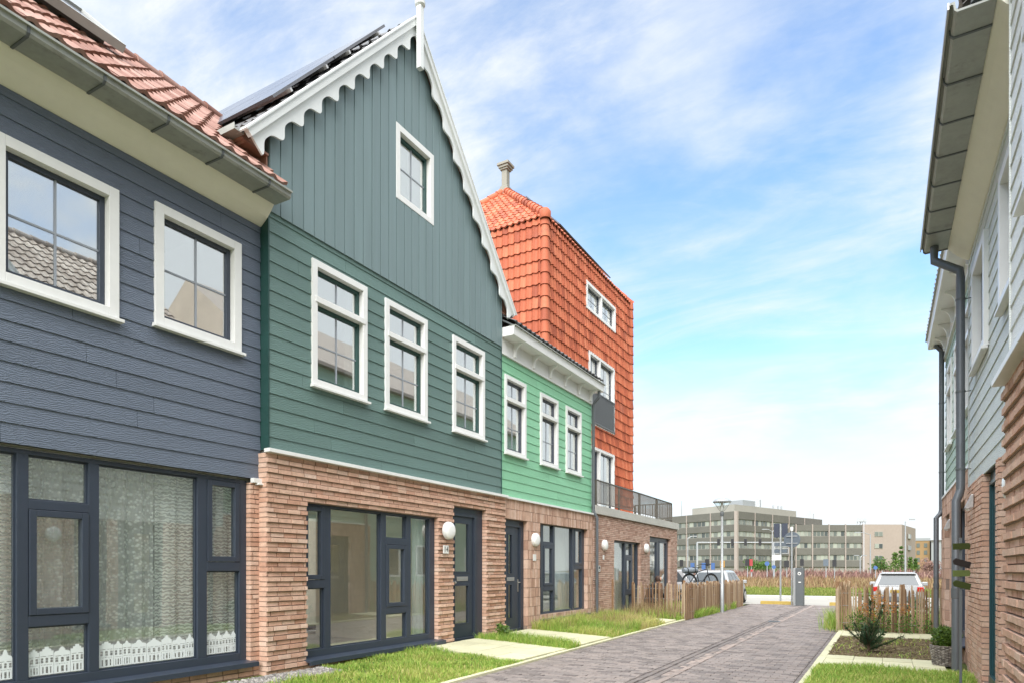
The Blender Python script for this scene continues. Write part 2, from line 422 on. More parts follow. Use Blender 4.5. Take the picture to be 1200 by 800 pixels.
GR = [(0.55,0.45,0.22),(0.50,0.48,0.15),(0.32,0.44,0.08),(0.20,0.35,0.055),(0.34,0.50,0.11)]
M['grass'] = mat('grass', (0.1,0.2,0.03), rough=0.6, spec=0.25, tint=GR, trans=0.32)
M['grass_far'] = mat('far grass', (0.2,0.22,0.06), rough=0.7, spec=0.1, tint=[(0.30,0.24,0.10),(0.25,0.26,0.075),(0.17,0.22,0.045),(0.21,0.27,0.06)], trans=0.25)
M['bar'] = mat('grey glazing bar', (0.29, 0.315, 0.35), rough=0.4)
M['reed'] = mat('dry reed', (0.3,0.2,0.1), rough=0.8, spec=0.1, tint=[(0.20,0.11,0.07),(0.29,0.18,0.10),(0.36,0.26,0.15),(0.25,0.20,0.085)], trans=0.25)
M['heath'] = mat('purple brown scrub', (0.2,0.12,0.1), rough=0.9, spec=0.1, tint=[(0.16,0.085,0.08),(0.25,0.145,0.125),(0.30,0.20,0.15)], trans=0.2)
M['leaf'] = mat('leaf', (0.06,0.12,0.02), rough=0.55, spec=0.3, tint=[(0.035,0.075,0.014),(0.065,0.125,0.022),(0.105,0.19,0.035)], trans=0.3)
M['box_leaf'] = mat('boxwood leaf', (0.06,0.12,0.02), rough=0.45, spec=0.4, tint=[(0.04,0.085,0.012),(0.075,0.14,0.018),(0.13,0.205,0.03)], trans=0.25)
M['conifer'] = mat('conifer needle', (0.03,0.07,0.03), rough=0.6, spec=0.3, tint=[(0.022,0.048,0.022),(0.040,0.085,0.035),(0.070,0.125,0.05)], trans=0.15)
M['maple'] = mat('orange leaf', (0.4,0.15,0.03), rough=0.6, spec=0.2, tint=[(0.20,0.17,0.035),(0.40,0.14,0.03),(0.50,0.22,0.05)], trans=0.3)
M['bark'] = mat('bark', (0.10,0.07,0.045), rough=0.9, spec=0.1, var=[(20,.2)], bump=(40,.6,.01))
M['spoke'] = mat('spoke', (0.35,0.35,0.35), rough=0.35, metal=0.8)
M['bikeblack'] = mat('bike enamel', (0.02,0.021,0.024), rough=0.3)
M['dryplant'] = mat('dry plant', (0.3,0.22,0.12), rough=0.8, spec=0.1, tint=[(0.20,0.14,0.075),(0.36,0.27,0.14),(0.44,0.36,0.20)], trans=0.2)

def glass_mat(name, tintc, f0):
    m = bpy.data.materials.new(name); m.use_nodes = True
    t = m.node_tree; t.nodes.clear()
    o = t.nodes.new('ShaderNodeOutputMaterial'); lw = t.nodes.new('ShaderNodeLayerWeight'); lw.inputs['Blend'].default_value = 0.5
    pw = t.nodes.new('ShaderNodeMath'); pw.operation = 'POWER'; pw.inputs[1].default_value = 4.0
    t.links.new(lw.outputs['Facing'], pw.inputs[0])
    fr = t.nodes.new('ShaderNodeMath'); fr.operation = 'MULTIPLY_ADD'; fr.inputs[1].default_value = (1-f0); fr.inputs[2].default_value = f0
    t.links.new(pw.outputs[0], fr.inputs[0])
    a = t.nodes.new('ShaderNodeBsdfTransparent'); a.inputs[0].default_value = (*tintc, 1)
    g = t.nodes.new('ShaderNodeBsdfGlossy'); g.inputs['Roughness'].default_value = 0.0
    g.inputs['Color'].default_value = (0.95, 0.97, 0.96, 1)
    nz = t.nodes.new('ShaderNodeTexNoise'); nz.inputs['Scale'].default_value = 0.9; nz.inputs['Detail'].default_value = 1
    bp = t.nodes.new('ShaderNodeBump'); bp.inputs['Strength'].default_value = 0.09; bp.inputs['Distance'].default_value = 0.02
    tc = t.nodes.new('ShaderNodeTexCoord')
    t.links.new(tc.outputs['Object'], nz.inputs['Vector'])
    t.links.new(nz.outputs['Fac'], bp.inputs['Height']); t.links.new(bp.outputs[0], g.inputs['Normal'])
    mx = t.nodes.new('ShaderNodeMixShader')
    t.links.new(fr.outputs[0], mx.inputs[0]); t.links.new(a.outputs[0], mx.inputs[1]); t.links.new(g.outputs[0], mx.inputs[2])
    t.links.new(mx.outputs[0], o.inputs[0])
    return m
M['glass'] = glass_mat('window glass', (0.96, 0.98, 0.97), 0.12)
M['glass_up'] = glass_mat('coated window glass', (0.92, 0.95, 0.95), 0.50)

def net_mat(name, col, kind):
    m = bpy.data.materials.new(name); m.use_nodes = True
    t = m.node_tree; t.nodes.clear(); L = t.links.new
    o = t.nodes.new('ShaderNodeOutputMaterial')
    d = t.nodes.new('ShaderNodeBsdfDiffuse'); d.inputs[0].default_value = (*col, 1)
    tl = t.nodes.new('ShaderNodeBsdfTranslucent'); tl.inputs[0].default_value = (*col, 1)
    m1 = t.nodes.new('ShaderNodeMixShader'); m1.inputs[0].default_value = 0.35
    L(d.outputs[0], m1.inputs[1]); L(tl.outputs[0], m1.inputs[2])
    tr = t.nodes.new('ShaderNodeBsdfTransparent')
    m2 = t.nodes.new('ShaderNodeMixShader')
    L(tr.outputs[0], m2.inputs[1]); L(m1.outputs[0], m2.inputs[2])
    tc = t.nodes.new('ShaderNodeTexCoord'); mp = t.nodes.new('ShaderNodeMapping')
    L(tc.outputs['Object'], mp.inputs[0])
    if kind == 'lace':
        mp.inputs['Scale'].default_value = (0, 1, 1)
        v = t.nodes.new('ShaderNodeTexVoronoi'); v.inputs['Scale'].default_value = 26; L(mp.outputs[0], v.inputs['Vector'])
        r = t.nodes.new('ShaderNodeMapRange'); r.inputs['From Min'].default_value = 0.25; r.inputs['From Max'].default_value = 0.5
        r.inputs['To Min'].default_value = 0.95; r.inputs['To Max'].default_value = 0.35
        L(v.outputs['Distance'], r.inputs['Value']); L(r.outputs[0], m2.inputs[0])
    elif kind == 'wave':
        w = t.nodes.new('ShaderNodeTexWave'); w.bands_direction = 'Z'; w.inputs['Scale'].default_value = 7.5
        w.inputs['Distortion'].default_value = 4.0; w.inputs['Detail'].default_value = 0; w.inputs['Detail Scale'].default_value = 3.0
        L(mp.outputs[0], w.inputs['Vector'])
        r = t.nodes.new('ShaderNodeMapRange'); r.inputs['From Min'].default_value = 0.4; r.inputs['From Max'].default_value = 0.6
        r.inputs['To Min'].default_value = 0.35; r.inputs['To Max'].default_value = 0.92
        L(w.outputs['Fac'], r.inputs['Value']); L(r.outputs[0], m2.inputs[0])
    else:
        m2.inputs[0].default_value = 0.93
    L(m2.outputs[0], o.inputs[0])
    return m
M['lace'] = net_mat('lace net', (0.90, 0.91, 0.89), 'lace')
M['wavenet'] = net_mat('wavy net', (0.90, 0.91, 0.88), 'wave')
M['sheer'] = net_mat('white sheer', (0.76, 0.80, 0.77), 'plain')
# ------------------------------------------------------------------ setting: ground, street, paths
def sheet(name, m, pts, z=0.0, label=None, kind='structure', cat=None):
    mb = MB()
    mb.add([(p[0], p[1], p[2] if len(p) > 2 else z) for p in pts], [tuple(range(len(pts)))])
    o = mb.build(name, m)
    o['kind'] = kind
    if label: o['label'] = label
    return o
def XL(y): return -4.70 - 0.02*min(y, 18.0)                    # left edge of the paving
XR = -0.95
sheet('ground', M['field'], [(-700,-300),(700,-300),(700,1100),(-700,1100)], -0.10)
sheet('street', M['joint'], [(XL(-12),-12),(XR,-12),(XR,30.4),(XL(30.4),30.4)], -0.012, 'brown grey clay paver lane between the two house rows')
def yz(x): return 0.03 + 0.09 * max(0, min(1, (x + 4.95)/(-2.05)))   # left yards rise to the facade
def yard(name, m, y0, y1, x0=-7.15, dz=0.0, label=None, seg=6):
    mb = MB(); vs = []; fs = []
    for j in range(seg+1):
        y = y0 + (y1-y0)*j/seg
        for i in range(7):
            x = x0 + (XL(y)-0.09 - x0)*i/6
            vs.append((x, y, yz(x)+dz))
    for j in range(seg):
        for i in range(6):
            a = j*7+i; fs.append((a, a+1, a+8, a+7))
    mb.add(vs, fs)
    return struct(mb.build(name, m), label)
yard('front_yard', M['turf'], -12, 17.45, dz=-0.03, label='grassy front yards along the coloured houses', seg=40)
yard('garden_soil', M['turf'], 17.45, 29.5, dz=-0.035, label='weedy ground behind the left paling fence', seg=20)
sheet('right_yard', M['turf'], [(XR+0.1,-12),(1.6,-12),(1.6,17.45),(XR+0.1,17.45)], 0.012, 'grassy strip in front of the right hand houses')
sheet('planting_bed', M['soil'], [(-0.85,12.27),(1.12,12.27),(1.12,16.08),(-0.85,16.08)], 0.028, 'bare brown planting bed between two tile paths')
sheet('garden_ground', M['turf'], [(XR+0.1,17.45),(9,17.45),(9,25.4),(XR+0.1,25.4)], 0.008, 'green garden behind the right paling fence')
sheet('parking_ground', M['asphalt'], [(XR-0.02,25.4),(14,25.4),(14,30.4),(XR-0.02,30.4)], 0.002)
sheet('parking_ground', M['asphalt'], [(-24,25.2),(XL(25.2)-0.3,25.2),(XL(30.4)-0.3,30.4),(-24,30.4)], -0.022)
sheet('cross_road', M['asphalt'], [(-120,30.4),(120,30.4),(120,37.6),(-120,37.6)], -0.02, 'pale road crossing the end of the lane')
mb = MB(); mb.box(-120,120,37.6,37.85,-0.08,0.11); mb.box(-120,120,37.85,38.9,-0.08,0.10)
struct(mb.build('kerb', M['concrete']), 'concrete kerb along the far side of the road')
sheet('verge', M['field'], [(-120,38.9),(120,38.9),(120,66),(-120,66)], 0.03, 'green verge beyond the road')
sheet('far_field', M['field'], [(-300,66),(300,66),(300,130),(-300,130)], 0.0)
sheet('far_road', M['asphalt'], [(-300,88),(300,88),(300,100),(-300,100)], 0.03)
sheet('rear_bounce_ground', M['bounce_slab'], [(-26,-8),(-12.9,-8),(-12.9,26),(-26,26)], -0.02)  # unseen pale ground added behind the houses to bounce light into the rooms
# pavers, every one of them a raised slab in one sheet of paving
rg = random.Random(3)
def paver(mb, x0, x1, y0, y1, z=0.0, t=None):
    dz = rg.uniform(-0.003, 0.003); a = rg.uniform(-0.0025, 0.0025); b = rg.uniform(-0.0025, 0.0025)
    g = 0.0045
    mb.add([(x0+g,y0+g,z+dz-a-b),(x1-g,y0+g,z+dz+a-b),(x1-g,y1-g,z+dz+a+b),(x0+g,y1-g,z+dz-a+b),
            (x0,y0,z-0.02),(x1,y0,z-0.02),(x1,y1,z-0.02),(x0,y1,z-0.02)],
           [(0,1,2,3),(4,5,1,0),(5,6,2,1),(6,7,3,2),(7,4,0,3)], rg.random() if t is None else t)
mb = MB(); y = -1.0; k = 0
GX0, GX1 = -2.95, -2.52
while y < 30.35:
    for (a, b) in ((XL(y), GX0), (GX1, XR-0.08)):
        x = a - (0.105 if k % 2 else 0.0)
        while x < b:
            xa, xb = max(a, x), min(b, x+0.21)
            if xb - xa > 0.02: paver(mb, xa, xb, y, y+0.105)
            x += 0.21
    k += 1; y += 0.105
struct(mb.build('street_paving', M['paver']), 'running bond clay pavers of the lane')
mb = MB(); y = -1.0
while y < 30.3:
    for i, (a, b) in enumerate(((-2.935,-2.84),(-2.83,-2.735),(-2.73,-2.635),(-2.63,-2.535))):
        paver(mb, a, b, y + (0.1 if i % 2 else 0), y+0.21 + (0.1 if i % 2 else 0), (-0.002,-0.009,-0.009,-0.002)[i], (rg.uniform(0,.35), rg.uniform(0,.5), rg.random(), rg.uniform(.5,1))[i])
    y += 0.21
struct(mb.build('street_gutter', M['paver_r']), 'pinkish brick drain line down the middle of the lane')
mb = MB(); y = -1.0
while y < 30.3:
    paver(mb, XR-0.08, XR, y, y+0.21, -0.006, rg.uniform(0,0.4)); y += 0.21
struct(mb.build('street_edging', M['paver']))
def kerb(xf, w, y0, y1, z):
    mb = MB(); y = y0
    while y < y1:
        e = min(y1, y+1.0)
        d = rg.uniform(-0.004, 0.004)
        xa, xb = xf(y), xf(e)
        mb.add([(xa-w if w>0 else xa, y+.002, -0.1),(xa if w>0 else xa-w, y+.002, -0.1),(xb if w>0 else xb-w, e-.002, -0.1),(xb-w if w>0 else xb, e-.002, -0.1),
                (xa-w if w>0 else xa, y+.002, z+d),(xa if w>0 else xa-w, y+.002, z+d),(xb if w>0 else xb-w, e-.002, z+d),(xb-w if w>0 else xb, e-.002, z+d)],
               [(0,3,2,1),(4,5,6,7),(0,1,5,4),(1,2,6,5),(2,3,7,6),(3,0,4,7)], rg.random())
        y = e
    return mb
struct(kerb(XL, 0.09, -1, 19.25, 0.035).build('kerb', M['flag'], bevel=0.006), 'pale yellow edging along the left yards')
struct(kerb(lambda y: XR+0.005, -0.115, -1, 25.3, 0.04).build('kerb', M['flag'], bevel=0.006), 'pale yellow edging along the right yard')
def slabs(name, xs, ys, zf, label):
    mb = MB()
    for i in range(len(xs)-1):
        for j in range(len(ys)-1):
            x0, x1, y0, y1 = xs[i]+.003, xs[i+1]-.003, ys[j]+.003, ys[j+1]-.003
            d = rg.uniform(-.004, .004)
            zs = [zf(x0)+d, zf(x1)+d]
            mb.add([(x0,y0,zs[0]),(x1,y0,zs[1]),(x1,y1,zs[1]),(x0,y1,zs[0]),(x0,y0,zs[0]-.06),(x1,y0,zs[1]-.06),(x1,y1,zs[1]-.06),(x0,y1,zs[0]-.06)],
                   [(0,1,2,3),(4,5,1,0),(5,6,2,1),(6,7,3,2),(7,4,0,3)], rg.random())
    return struct(mb.build(name, M['flag']), label)
def lin(a, b, n): return [a+(b-a)*i/n for i in range(n+1)]
pz = lambda x: yz(x) + 0.022
slabs('garden_path', lin(-6.94, XL(10)-0.095, 4), lin(9.1, 10.88, 3), pz, 'yellowish slab path to the dark green house')
slabs('garden_path', lin(-7.0, XL(12.3)-0.095, 4), lin(11.4, 13.2, 3), pz, 'yellowish slab path to the mint green house')
slabs('garden_path', lin(-6.9, XL(18)-0.095, 4), lin(17.4, 18.6, 2), pz, 'yellowish slab path by the left paling fence')
rz_ = lambda x: 0.045
slabs('garden_path', lin(XR+0.125, 0.78, 4), lin(10.88, 12.25, 3), rz_, 'lower yellowish tile path right of the lane')
slabs('garden_path', lin(XR+0.125, 1.06, 5), lin(16.1, 17.38, 3), rz_, 'upper yellowish tile path along the paling fence')

# ------------------------------------------------------------------ house building blocks (x = facade plane, o = +1 faces +X, -1 faces -X)
def cut(a, b, holes):                       # interval minus holes
    res = [(a, b)]
    for (p, q) in holes:
        nx = []
        for (s, e) in res:
            if q <= s or p >= e: nx.append((s, e)); continue
            if p > s: nx.append((s, p))
            if q < e: nx.append((q, e))
        res = nx
    return [(s, e) for s, e in res if e - s > 0.004]
def slab_wall(mb, xa, xb, y0, y1, z0, z1, holes, t=0.5):
    zs = sorted({z0, z1, *[min(max(h[2], z0), z1) for h in holes], *[min(max(h[3], z0), z1) for h in holes]})
    for za, zb in zip(zs, zs[1:]):
        if zb - za < 1e-4: continue
        zm = (za+zb)/2
        for s, e in cut(y0, y1, [(h[0], h[1]) for h in holes if h[2] < zm < h[3]]):
            mb.box(xa, xb, s, e, za, zb, t)
def clap(mb, x, o, y0, y1, z0, z1, pitch, holes, blen=3.6, seed=1):
    r = random.Random(seed)
    n = int(math.ceil((z1-z0)/pitch - 1e-6))
    for i in range(n):
        za, zb = z0+i*pitch, min(z1, z0+(i+1)*pitch)
        off = r.uniform(0, blen)
        js = []
        q = y0 - off
        while q < y1:
            js.append((q-0.002, q+0.002)); q += blen
        zz = sorted({za, zb, *[h[k] for h in holes for k in (2,3) if za < h[k] < zb]})
        tints = [r.random() for _ in range(len(js)+1)]
        for a, b in zip(zz, zz[1:]):
            zm = (a+b)/2
            ivs = cut(y0, y1, js + [(h[0], h[1]) for h in holes if h[2] < zm < h[3]])
            fa = 0.016 - 0.012*(a-za)/pitch; fb = 0.016 - 0.012*(b-za)/pitch
            for s, e in ivs:
                tt = tints[min(len(tints)-1, sum(1 for j in js if j[0] < (s+e)/2))]
                X1, X2, X0 = x+o*fa, x+o*fb, x-o*0.004
                vs = [(X1,s,a),(X1,e,a),(X2,e,b),(X2,s,b),(X0,s,a),(X0,e,a),(X0,e,b),(X0,s,b)]
                fs = [(0,1,2,3),(4,5,1,0),(5,6,2,1),(7,4,0,3)]
                mb.add(vs, fs, tt)
def bricks(mb, mm, x, o, y0, y1, z0, z1, ops, bl=0.21, bh=0.053, jt=0.012, proj=None, depth=0.11, jit=0.003, seed=1, vert=False, tj=1.0):
    r = random.Random(seed)
    i = 0; z = z0
    while z < z1 - 0.012:
        za, zb = z, min(z1, z+bh); zm = (za+zb)/2
        p = proj(i) if proj else 0.0
        for s, e in cut(y0, y1, [(h[0], h[1]) for h in ops if h[2] < zm < h[3]]):
            mm.box(x+o*(p-0.016), x-o*depth, s+.004, e-.004, za-jt-.001, zb+.001)
            q = s - r.uniform(0.0, bl*0.9)
            while q < e:
                a, b = max(s, q), min(e, q+bl)
                q += bl + max(.013, jt*0.8)
                if b - a < 0.010: continue
                j = r.uniform(-jit, jit)
                X1 = x+o*(p+j); Xb = x-o*(depth-.004)
                k = lambda: r.uniform(-0.0016, 0.0016)
                vs = [(X1+k(),a+k(),za+k()),(X1+k(),b+k(),za+k()),(X1+k(),b+k(),zb+k()),(X1+k(),a+k(),zb+k()),(Xb,a,za),(Xb,b,za),(Xb,b,zb),(Xb,a,zb)]
                mb.add(vs, [(0,1,2,3),(4,5,1,0),(5,6,2,1),(6,7,3,2),(7,4,0,3)], min(1, max(0, 0.5+(r.random()-0.5)*tj)))
        z += bh + jt; i += 1
def stretchers(mb, mm, x, o, y0, y1, z0, z1, ops, bw=0.050, bl=0.205, jt=0.010, seed=2):   # bricks standing upright
    bricks(mb, mm, x, o, y0, y1, z0, z1, ops, bl=bw, bh=bl, jt=jt, jit=0.0035, seed=seed)

def frame_boxes(mb, x0, x1, y0, y1, z0, z1, w, wb=None):
    wb = wb or w
    mb.box(x0, x1, y0, y0+w, z0, z1); mb.box(x0, x1, y1-w, y1, z0, z1)
    mb.box(x0, x1, y0+w, y1-w, z1-w, z1); mb.box(x0, x1, y0+w, y1-w, z0, z0+wb)

def window(root, x, o, y0, y1, z0, z1, transom=None, sash='anthracite', fw=0.095, glass='glass_up', bars=True, hbar=0.5, frame='white', sill=True, split=None, proud=0.03):
    org = loc(root)
    mb = MB(); xo, xi = x+o*proud, x-o*0.12
    frame_boxes(mb, xo, xi, y0, y1, z0, z1, fw, fw*0.95)
    lights = []
    ys = [(y0+fw, y1-fw)]
    if split: 
        mb.box(xo-o*0.004, xi, split-0.04, split+0.04, z0+fw*0.95, z1-fw); ys = [(y0+fw, split-0.04), (split+0.04, y1-fw)]
    zs = [(z0+fw*0.95, z1-fw)]
    if transom:
        mb.box(xo+o*0.012, xi, y0+fw*0.55, y1-fw*0.55, transom, transom+0.085)
        zs = [(z0+fw*0.95, transom), (transom+0.085, z1-fw)]
    w = mb.build('window', M[frame], root, org, bevel=0.004)
    for a, b in ys:
        for zi, (c, d) in enumerate(zs):
            s = MB(); frame_boxes(s, x-o*0.055, x-o*0.12, a, b, c, d, 0.055)
            s.build('sash', M[sash], w, org, bevel=0.004)
            p = MB(); p.box(x-o*0.083, x-o*0.089, a+.05, b-.05, c+.05, d-.05)
            p.build('pane', M[glass], w, org)
            if bars:
                g = MB(); ym = (a+b)/2
                g.box(x-o*0.0735, x-o*0.0815, ym-.010, ym+.010, c+.05, d-.05)
                if zi == 0:
                    zm = c + (d-c)*hbar
                    g.box(x-o*0.074, x-o*0.081, a+.05, b-.05, zm-.010, zm+.010)
                g.build('glazing_bar', M['bar'], w, org)
    if sill:
        s = MB(); s.prism([(x+o*0.031, z0-0.002), (x+o*0.075, z0-0.012), (x+o*0.075, z0-0.048), (x-o*0.02, z0-0.048), (x-o*0.02, z0-0.002)], y0-0.025, y1+0.025, axis='y') if False else None
        poly = [(x+o*0.020, z0+0.006), (x+o*0.078, z0-0.006), (x+o*0.078, z0-0.040), (x+o*0.002, z0-0.040)]
        s.prism(poly, y0-0.03, y1+0.03, axis='y')
        s.build('sill', M[frame], w, org, recalc=True, bevel=0.003)
    return w
def glazed_front(root, x, o, bars, panes, sashes, sill=None, m='anthracite', glass='glass', name='window', dep=0.10):
    """bars: frame members (y0,y1,z0,z1); panes the same; sashes get a frame of their own and a pane"""
    org = loc(root)
    mb = MB()
    for k, (a, b, c, d) in enumerate(bars):
        e = 0.0004*k
        mb.box(x+o*(0.0+e), x-o*(dep-e), a, b, c, d)
    w = mb.build(name, M[m], root, org, bevel=0.004)
    for (a, b, c, d) in panes:
        p = MB(); p.box(x-o*0.048, x-o*0.056, a-.01, b+.01, c-.01, d+.01); p.build('pane', M[glass], w, org)
        q = MB(); frame_boxes(q, x-o*0.034, x-o*0.07, a, b, c, d, 0.016); q.build('glazing_bead', M[m], w, org)
    for (a, b, c, d) in sashes:
        s = MB(); frame_boxes(s, x+o*0.012, x-o*0.075, a+.004, b-.004, c+.004, d-.004, 0.065); sh = s.build('opening_sash', M[m], w, org, bevel=0.005)
        p = MB(); p.box(x-o*0.028, x-o*0.036, a+.06, b-.06, c+.06, d-.06); p.build('pane', M[glass], w, org)
    if sill:
        a, b, c, d, pr = sill
        s = MB(); s.prism([(x+o*0.004, d), (x+o*pr, d-0.022), (x+o*pr, c), (x+o*(pr-0.02), c), (x+o*(pr-0.02), d-0.045), (x+o*0.004, d-0.03)], a, b, axis='y')
        s.build('sill', M[m], w, org, recalc=True)
    return w
def door(root, x, o, y0, y1, z0, z1, leaf, panes, slot=None, knob=None, handle=None, m='doorblue', jamb=0.07):
    """opening y0..y1,z0..z1; leaf (a,b,c,d)"""
    org = loc(root)
    a, b, c, d = leaf
    f = MB()
    f.box(x, x-o*0.11, y0, a, z0, z1); f.box(x, x-o*0.11, b, y1, z0, z1)
    f.box(x-o*.001, x-o*0.109, a, b, d, z1); f.box(x+o*0.03, x-o*0.109, a, b, z0, c)
    f.box(x+o*0.018, x, a-0.05, a-.006, c, d+.05); f.box(x+o*0.018, x, b+.006, b+0.05, c, d+.05); f.box(x+o*0.0175, x, a-.006, b+.006, d+.006, d+.05)
    fr = f.build('door_frame', M[m], root, org, bevel=0.004)
    l = MB(); hs = [(p[0], p[1], p[2], p[3]) for p in panes]
    slab_wall(l, x-o*0.02, x-o*0.075, a+.004, b-.004, c+.004, d-.004, hs)
    dr = l.build('door', M[m], root, org)
    for p in panes:
        g = MB(); g.box(x-o*0.042, x-o*0.050, *p); g.build('pane', M['glass'], dr, org)
        q = MB(); frame_boxes(q, x-o*0.012, x-o*0.022, p[0]-.018, p[1]+.018, p[2]-.018, p[3]+.018, 0.022); q.build('glazing_bead', M[m], dr, org)
    if slot:
        s = MB(); s.box(x-o*0.02, x-o*0.011, *slot); 
        s.build('letter_plate', M['alu'], dr, org, bevel=0.003)
        s = MB(); zc = (slot[2]+slot[3])/2; s.box(x-o*0.0105, x-o*0.0085, slot[0]+.05, slot[1]-.05, zc-.014, zc+.014); s.build('letter_flap', M['steel'], dr, org)
    if knob:
        s = MB(); s.lathe([(0.028,0),(0.028,.008),(0.014,.012),(0.012,.035),(0.027,.045),(0.03,.06),(0.022,.075),(0.006,.08)], (x-o*0.02, knob[0], knob[1]), 16, axis=(o,0,0)); s.build('knob', M['brass'], dr, org, smooth=True)
    if handle:
        s = MB(); hy, hz = handle
        s.box(x-o*0.02, x-o*0.008, hy-.02, hy+.02, hz-.16, hz+.12)
        s.tube([(x-o*.01,hy,hz+.05),(x+o*.045,hy,hz+.05),(x+o*.05,hy-.03,hz+.05),(x+o*.05,hy-.12,hz+.045)], .011, 8)
        s.build('handle', M['brass'], dr, org, smooth=True)
    return dr
def tiles(mb, P0, u, w, n, L, SL, tw=0.21, g=0.335, rng=None, holes=(), amp=0.036, lift=0.030, seed=5, ns=8):
    r = random.Random(seed)
    P0, u, w, n = Vector(P0), Vector(u).normalized(), Vector(w).normalized(), Vector(n).normalized()
    nt_ = int(math.ceil(L/tw)); nr = int(math.ceil(SL/g - 1e-6))
    prof = []
    for k in range(ns+1):
        t = k/ns
        h = amp*((0.5+0.5*math.cos(2*math.pi*(t-0.24)))**2.0) - 0.004
        prof.append((t, h))
    for i in range(nr):
        s0, s1 = i*g, min((i+1)*g+0.04, SL+0.02)
        sm = i*g + g*0.5
        a, b = rng(min(sm, SL)) if rng else (0.0, L)
        for j in range(nt_):
            base = j*tw
            if base+tw < a or base > b: continue
            dj = r.uniform(-0.004, 0.004); tt = r.random(); ds = r.uniform(-.004,.004)
            vs = []; fs = []
            cols = []
            for t, h in prof:
                q = base + t*tw
                qq = min(max(q, a), b)
                cols.append(qq)
                p1 = P0 + u*qq + w*(s0+ds) + n*(h+lift+dj)
                p2 = P0 + u*qq + w*s1 + n*(h+dj*0.5)
                p0 = P0 + u*qq + w*(s0+ds) + n*(h+dj-0.012)
                vs += [p0, p1, p2]
            for k in range(ns):
                c0, c1 = cols[k], cols[k+1]
                if c1-c0 < 1e-5: continue
                cm = (c0+c1)/2
                A = k*3
                lo_, hi_ = i*g, min((i+1)*g, SL)
                hit = [hh for hh in holes if hh[0] < cm < hh[1] and hh[2] < hi_ and hh[3] > lo_]
                if hit:
                    hh = hit[0]
                    for (f0, f1) in (((0.0, (hh[2]-s0)/(s1-s0)) if lo_ < hh[2] else (0, 0)), (((hh[3]-s0)/(s1-s0), 1.0) if hi_ > hh[3] else (0, 0))):
                        if f1-f0 < .02: continue
                        La, Lb = Vector(vs[A+1]), Vector(vs[A+4]); Ha, Hb = Vector(vs[A+2]), Vector(vs[A+5])
                        mb.add([La.lerp(Ha, f0), Lb.lerp(Hb, f0), Lb.lerp(Hb, f1), La.lerp(Ha, f1)], [(0,1,2,3)], tt)
                    continue
                fs += [(A, A+3, A+4, A+1), (A+1, A+4, A+5, A+2)]
            if fs: mb.add(vs, fs, tt)
def caps(mb, A, B, rad=0.10, seg=0.36, seed=3, n=10):
    A, B = Vector(A), Vector(B); d = B-A; L = d.length; d.normalize(); r = random.Random(seed)
    k = max(1, int(round(L/seg))); sl = L/k
    for i in range(k):
        p, q = A + d*(i*sl), A + d*((i+1)*sl + 0.03)
        mb.tube([p, p + d*0.03, q], [rad*1.16, rad*1.10, rad*0.94], n, r.random())
def vboards(mb, x, o, y0, y1, z0, ztop, pitch, holes, seed=4, fixed=None):
    r = random.Random(seed); y = fixed if fixed is not None else y0
    while y < y1-0.01:
        a, b = max(y, y0)+.0055, min(y+pitch, y1)-.0055
        t = r.random(); f = 0.012 + r.uniform(-.001,.001)
        if b-a > 0.01:
            hs = [h for h in holes if h[0] < b and h[1] > a]
            cs = sorted({a, b, *[q for h in hs for q in h[:2] if a < q < b]})
            for c, d in zip(cs, cs[1:]):
                cm = (c+d)/2
                hh = [h for h in hs if h[0] < cm < h[1]]
                segs = []
                if hh: segs = [(z0, z0, hh[0][2], hh[0][2]), (hh[0][3], hh[0][3], ztop(c), ztop(d))]
                else: segs = [(z0, z0, ztop(c), ztop(d))]
                for (p0, p1, q0, q1) in segs:
                    if min(q0-p0, q1-p1) < -0.001: continue
                    X1, X0 = x+o*f, x-o*.01
                    e0 = .006 if c == a else 0; e1 = .006 if d == b else 0
                    vs = [(X1,c+e0,p0),(X1,d-e1,p1),(X1,d-e1,q1),(X1,c+e0,q0),(X0,c,p0),(X0,d,p1),(X0,d,q1),(X0,c,q0)]
                    mb.add(vs, [(0,1,2,3),(4,5,1,0),(5,6,2,1),(6,7,3,2),(7,4,0,3)], t)
        y += pitch
# ------------------------------------------------------------------ houses
def shell(root, x, o, y0, y1, ztop, holes, depth=8.3, rear=True, m='room', inset=0.13, zg=0.1, upper='roomdark', mid=2.80):
    org = loc(root)
    mb = MB(); xi, xb = x-o*(inset+.03), x-o*depth
    mb.box(xi, xb, y0+.01, y0+.11, zg, mid-.001); mb.box(xi, xb, y1-.11, y1-.01, zg, mid-.001)
    rh = [(y0+.3, y1-.3, 0.12, mid-.15)] if rear else []
    slab_wall(mb, xb, xb-o*.1, y0+.01, y1-.01, zg, mid-.001, rh)
    slab_wall(mb, x-o*inset, xi, y0+.01, y1-.01, zg, mid-.001, holes)
    mb.box(xi, xb, y0+.11, y1-.11, mid-.06, mid-.02)
    mb.build('ground_room', M[m], root, org)
    mb = MB()
    mb.box(x-o*inset, xb, y0+.11, y1-.11, zg-.05, zg+.02)
    mb.build('floor', M['floor'], root, org)
    if ztop < 3.5: return
    mb = MB()
    mb.box(xi, xb, y0+.01, y0+.11, mid, ztop); mb.box(xi, xb, y1-.11, y1-.01, mid, ztop)
    slab_wall(mb, xb, xb-o*.1, y0+.01, y1-.01, mid, ztop, [(y0+1, y0+2.2, mid+1, mid+2.3), (y1-2.2, y1-1, mid+1, mid+2.3)])
    slab_wall(mb, x-o*inset, xi, y0+.01, y1-.01, mid, ztop, holes)
    mb.box(xi, xb, y0+.11, y1-.11, mid, mid+.2)
    mb.box(xi, xb, y0+.11, y1-.11, ztop-.1, ztop-.02)
    mb.build('upper_room', M[upper], root, org)

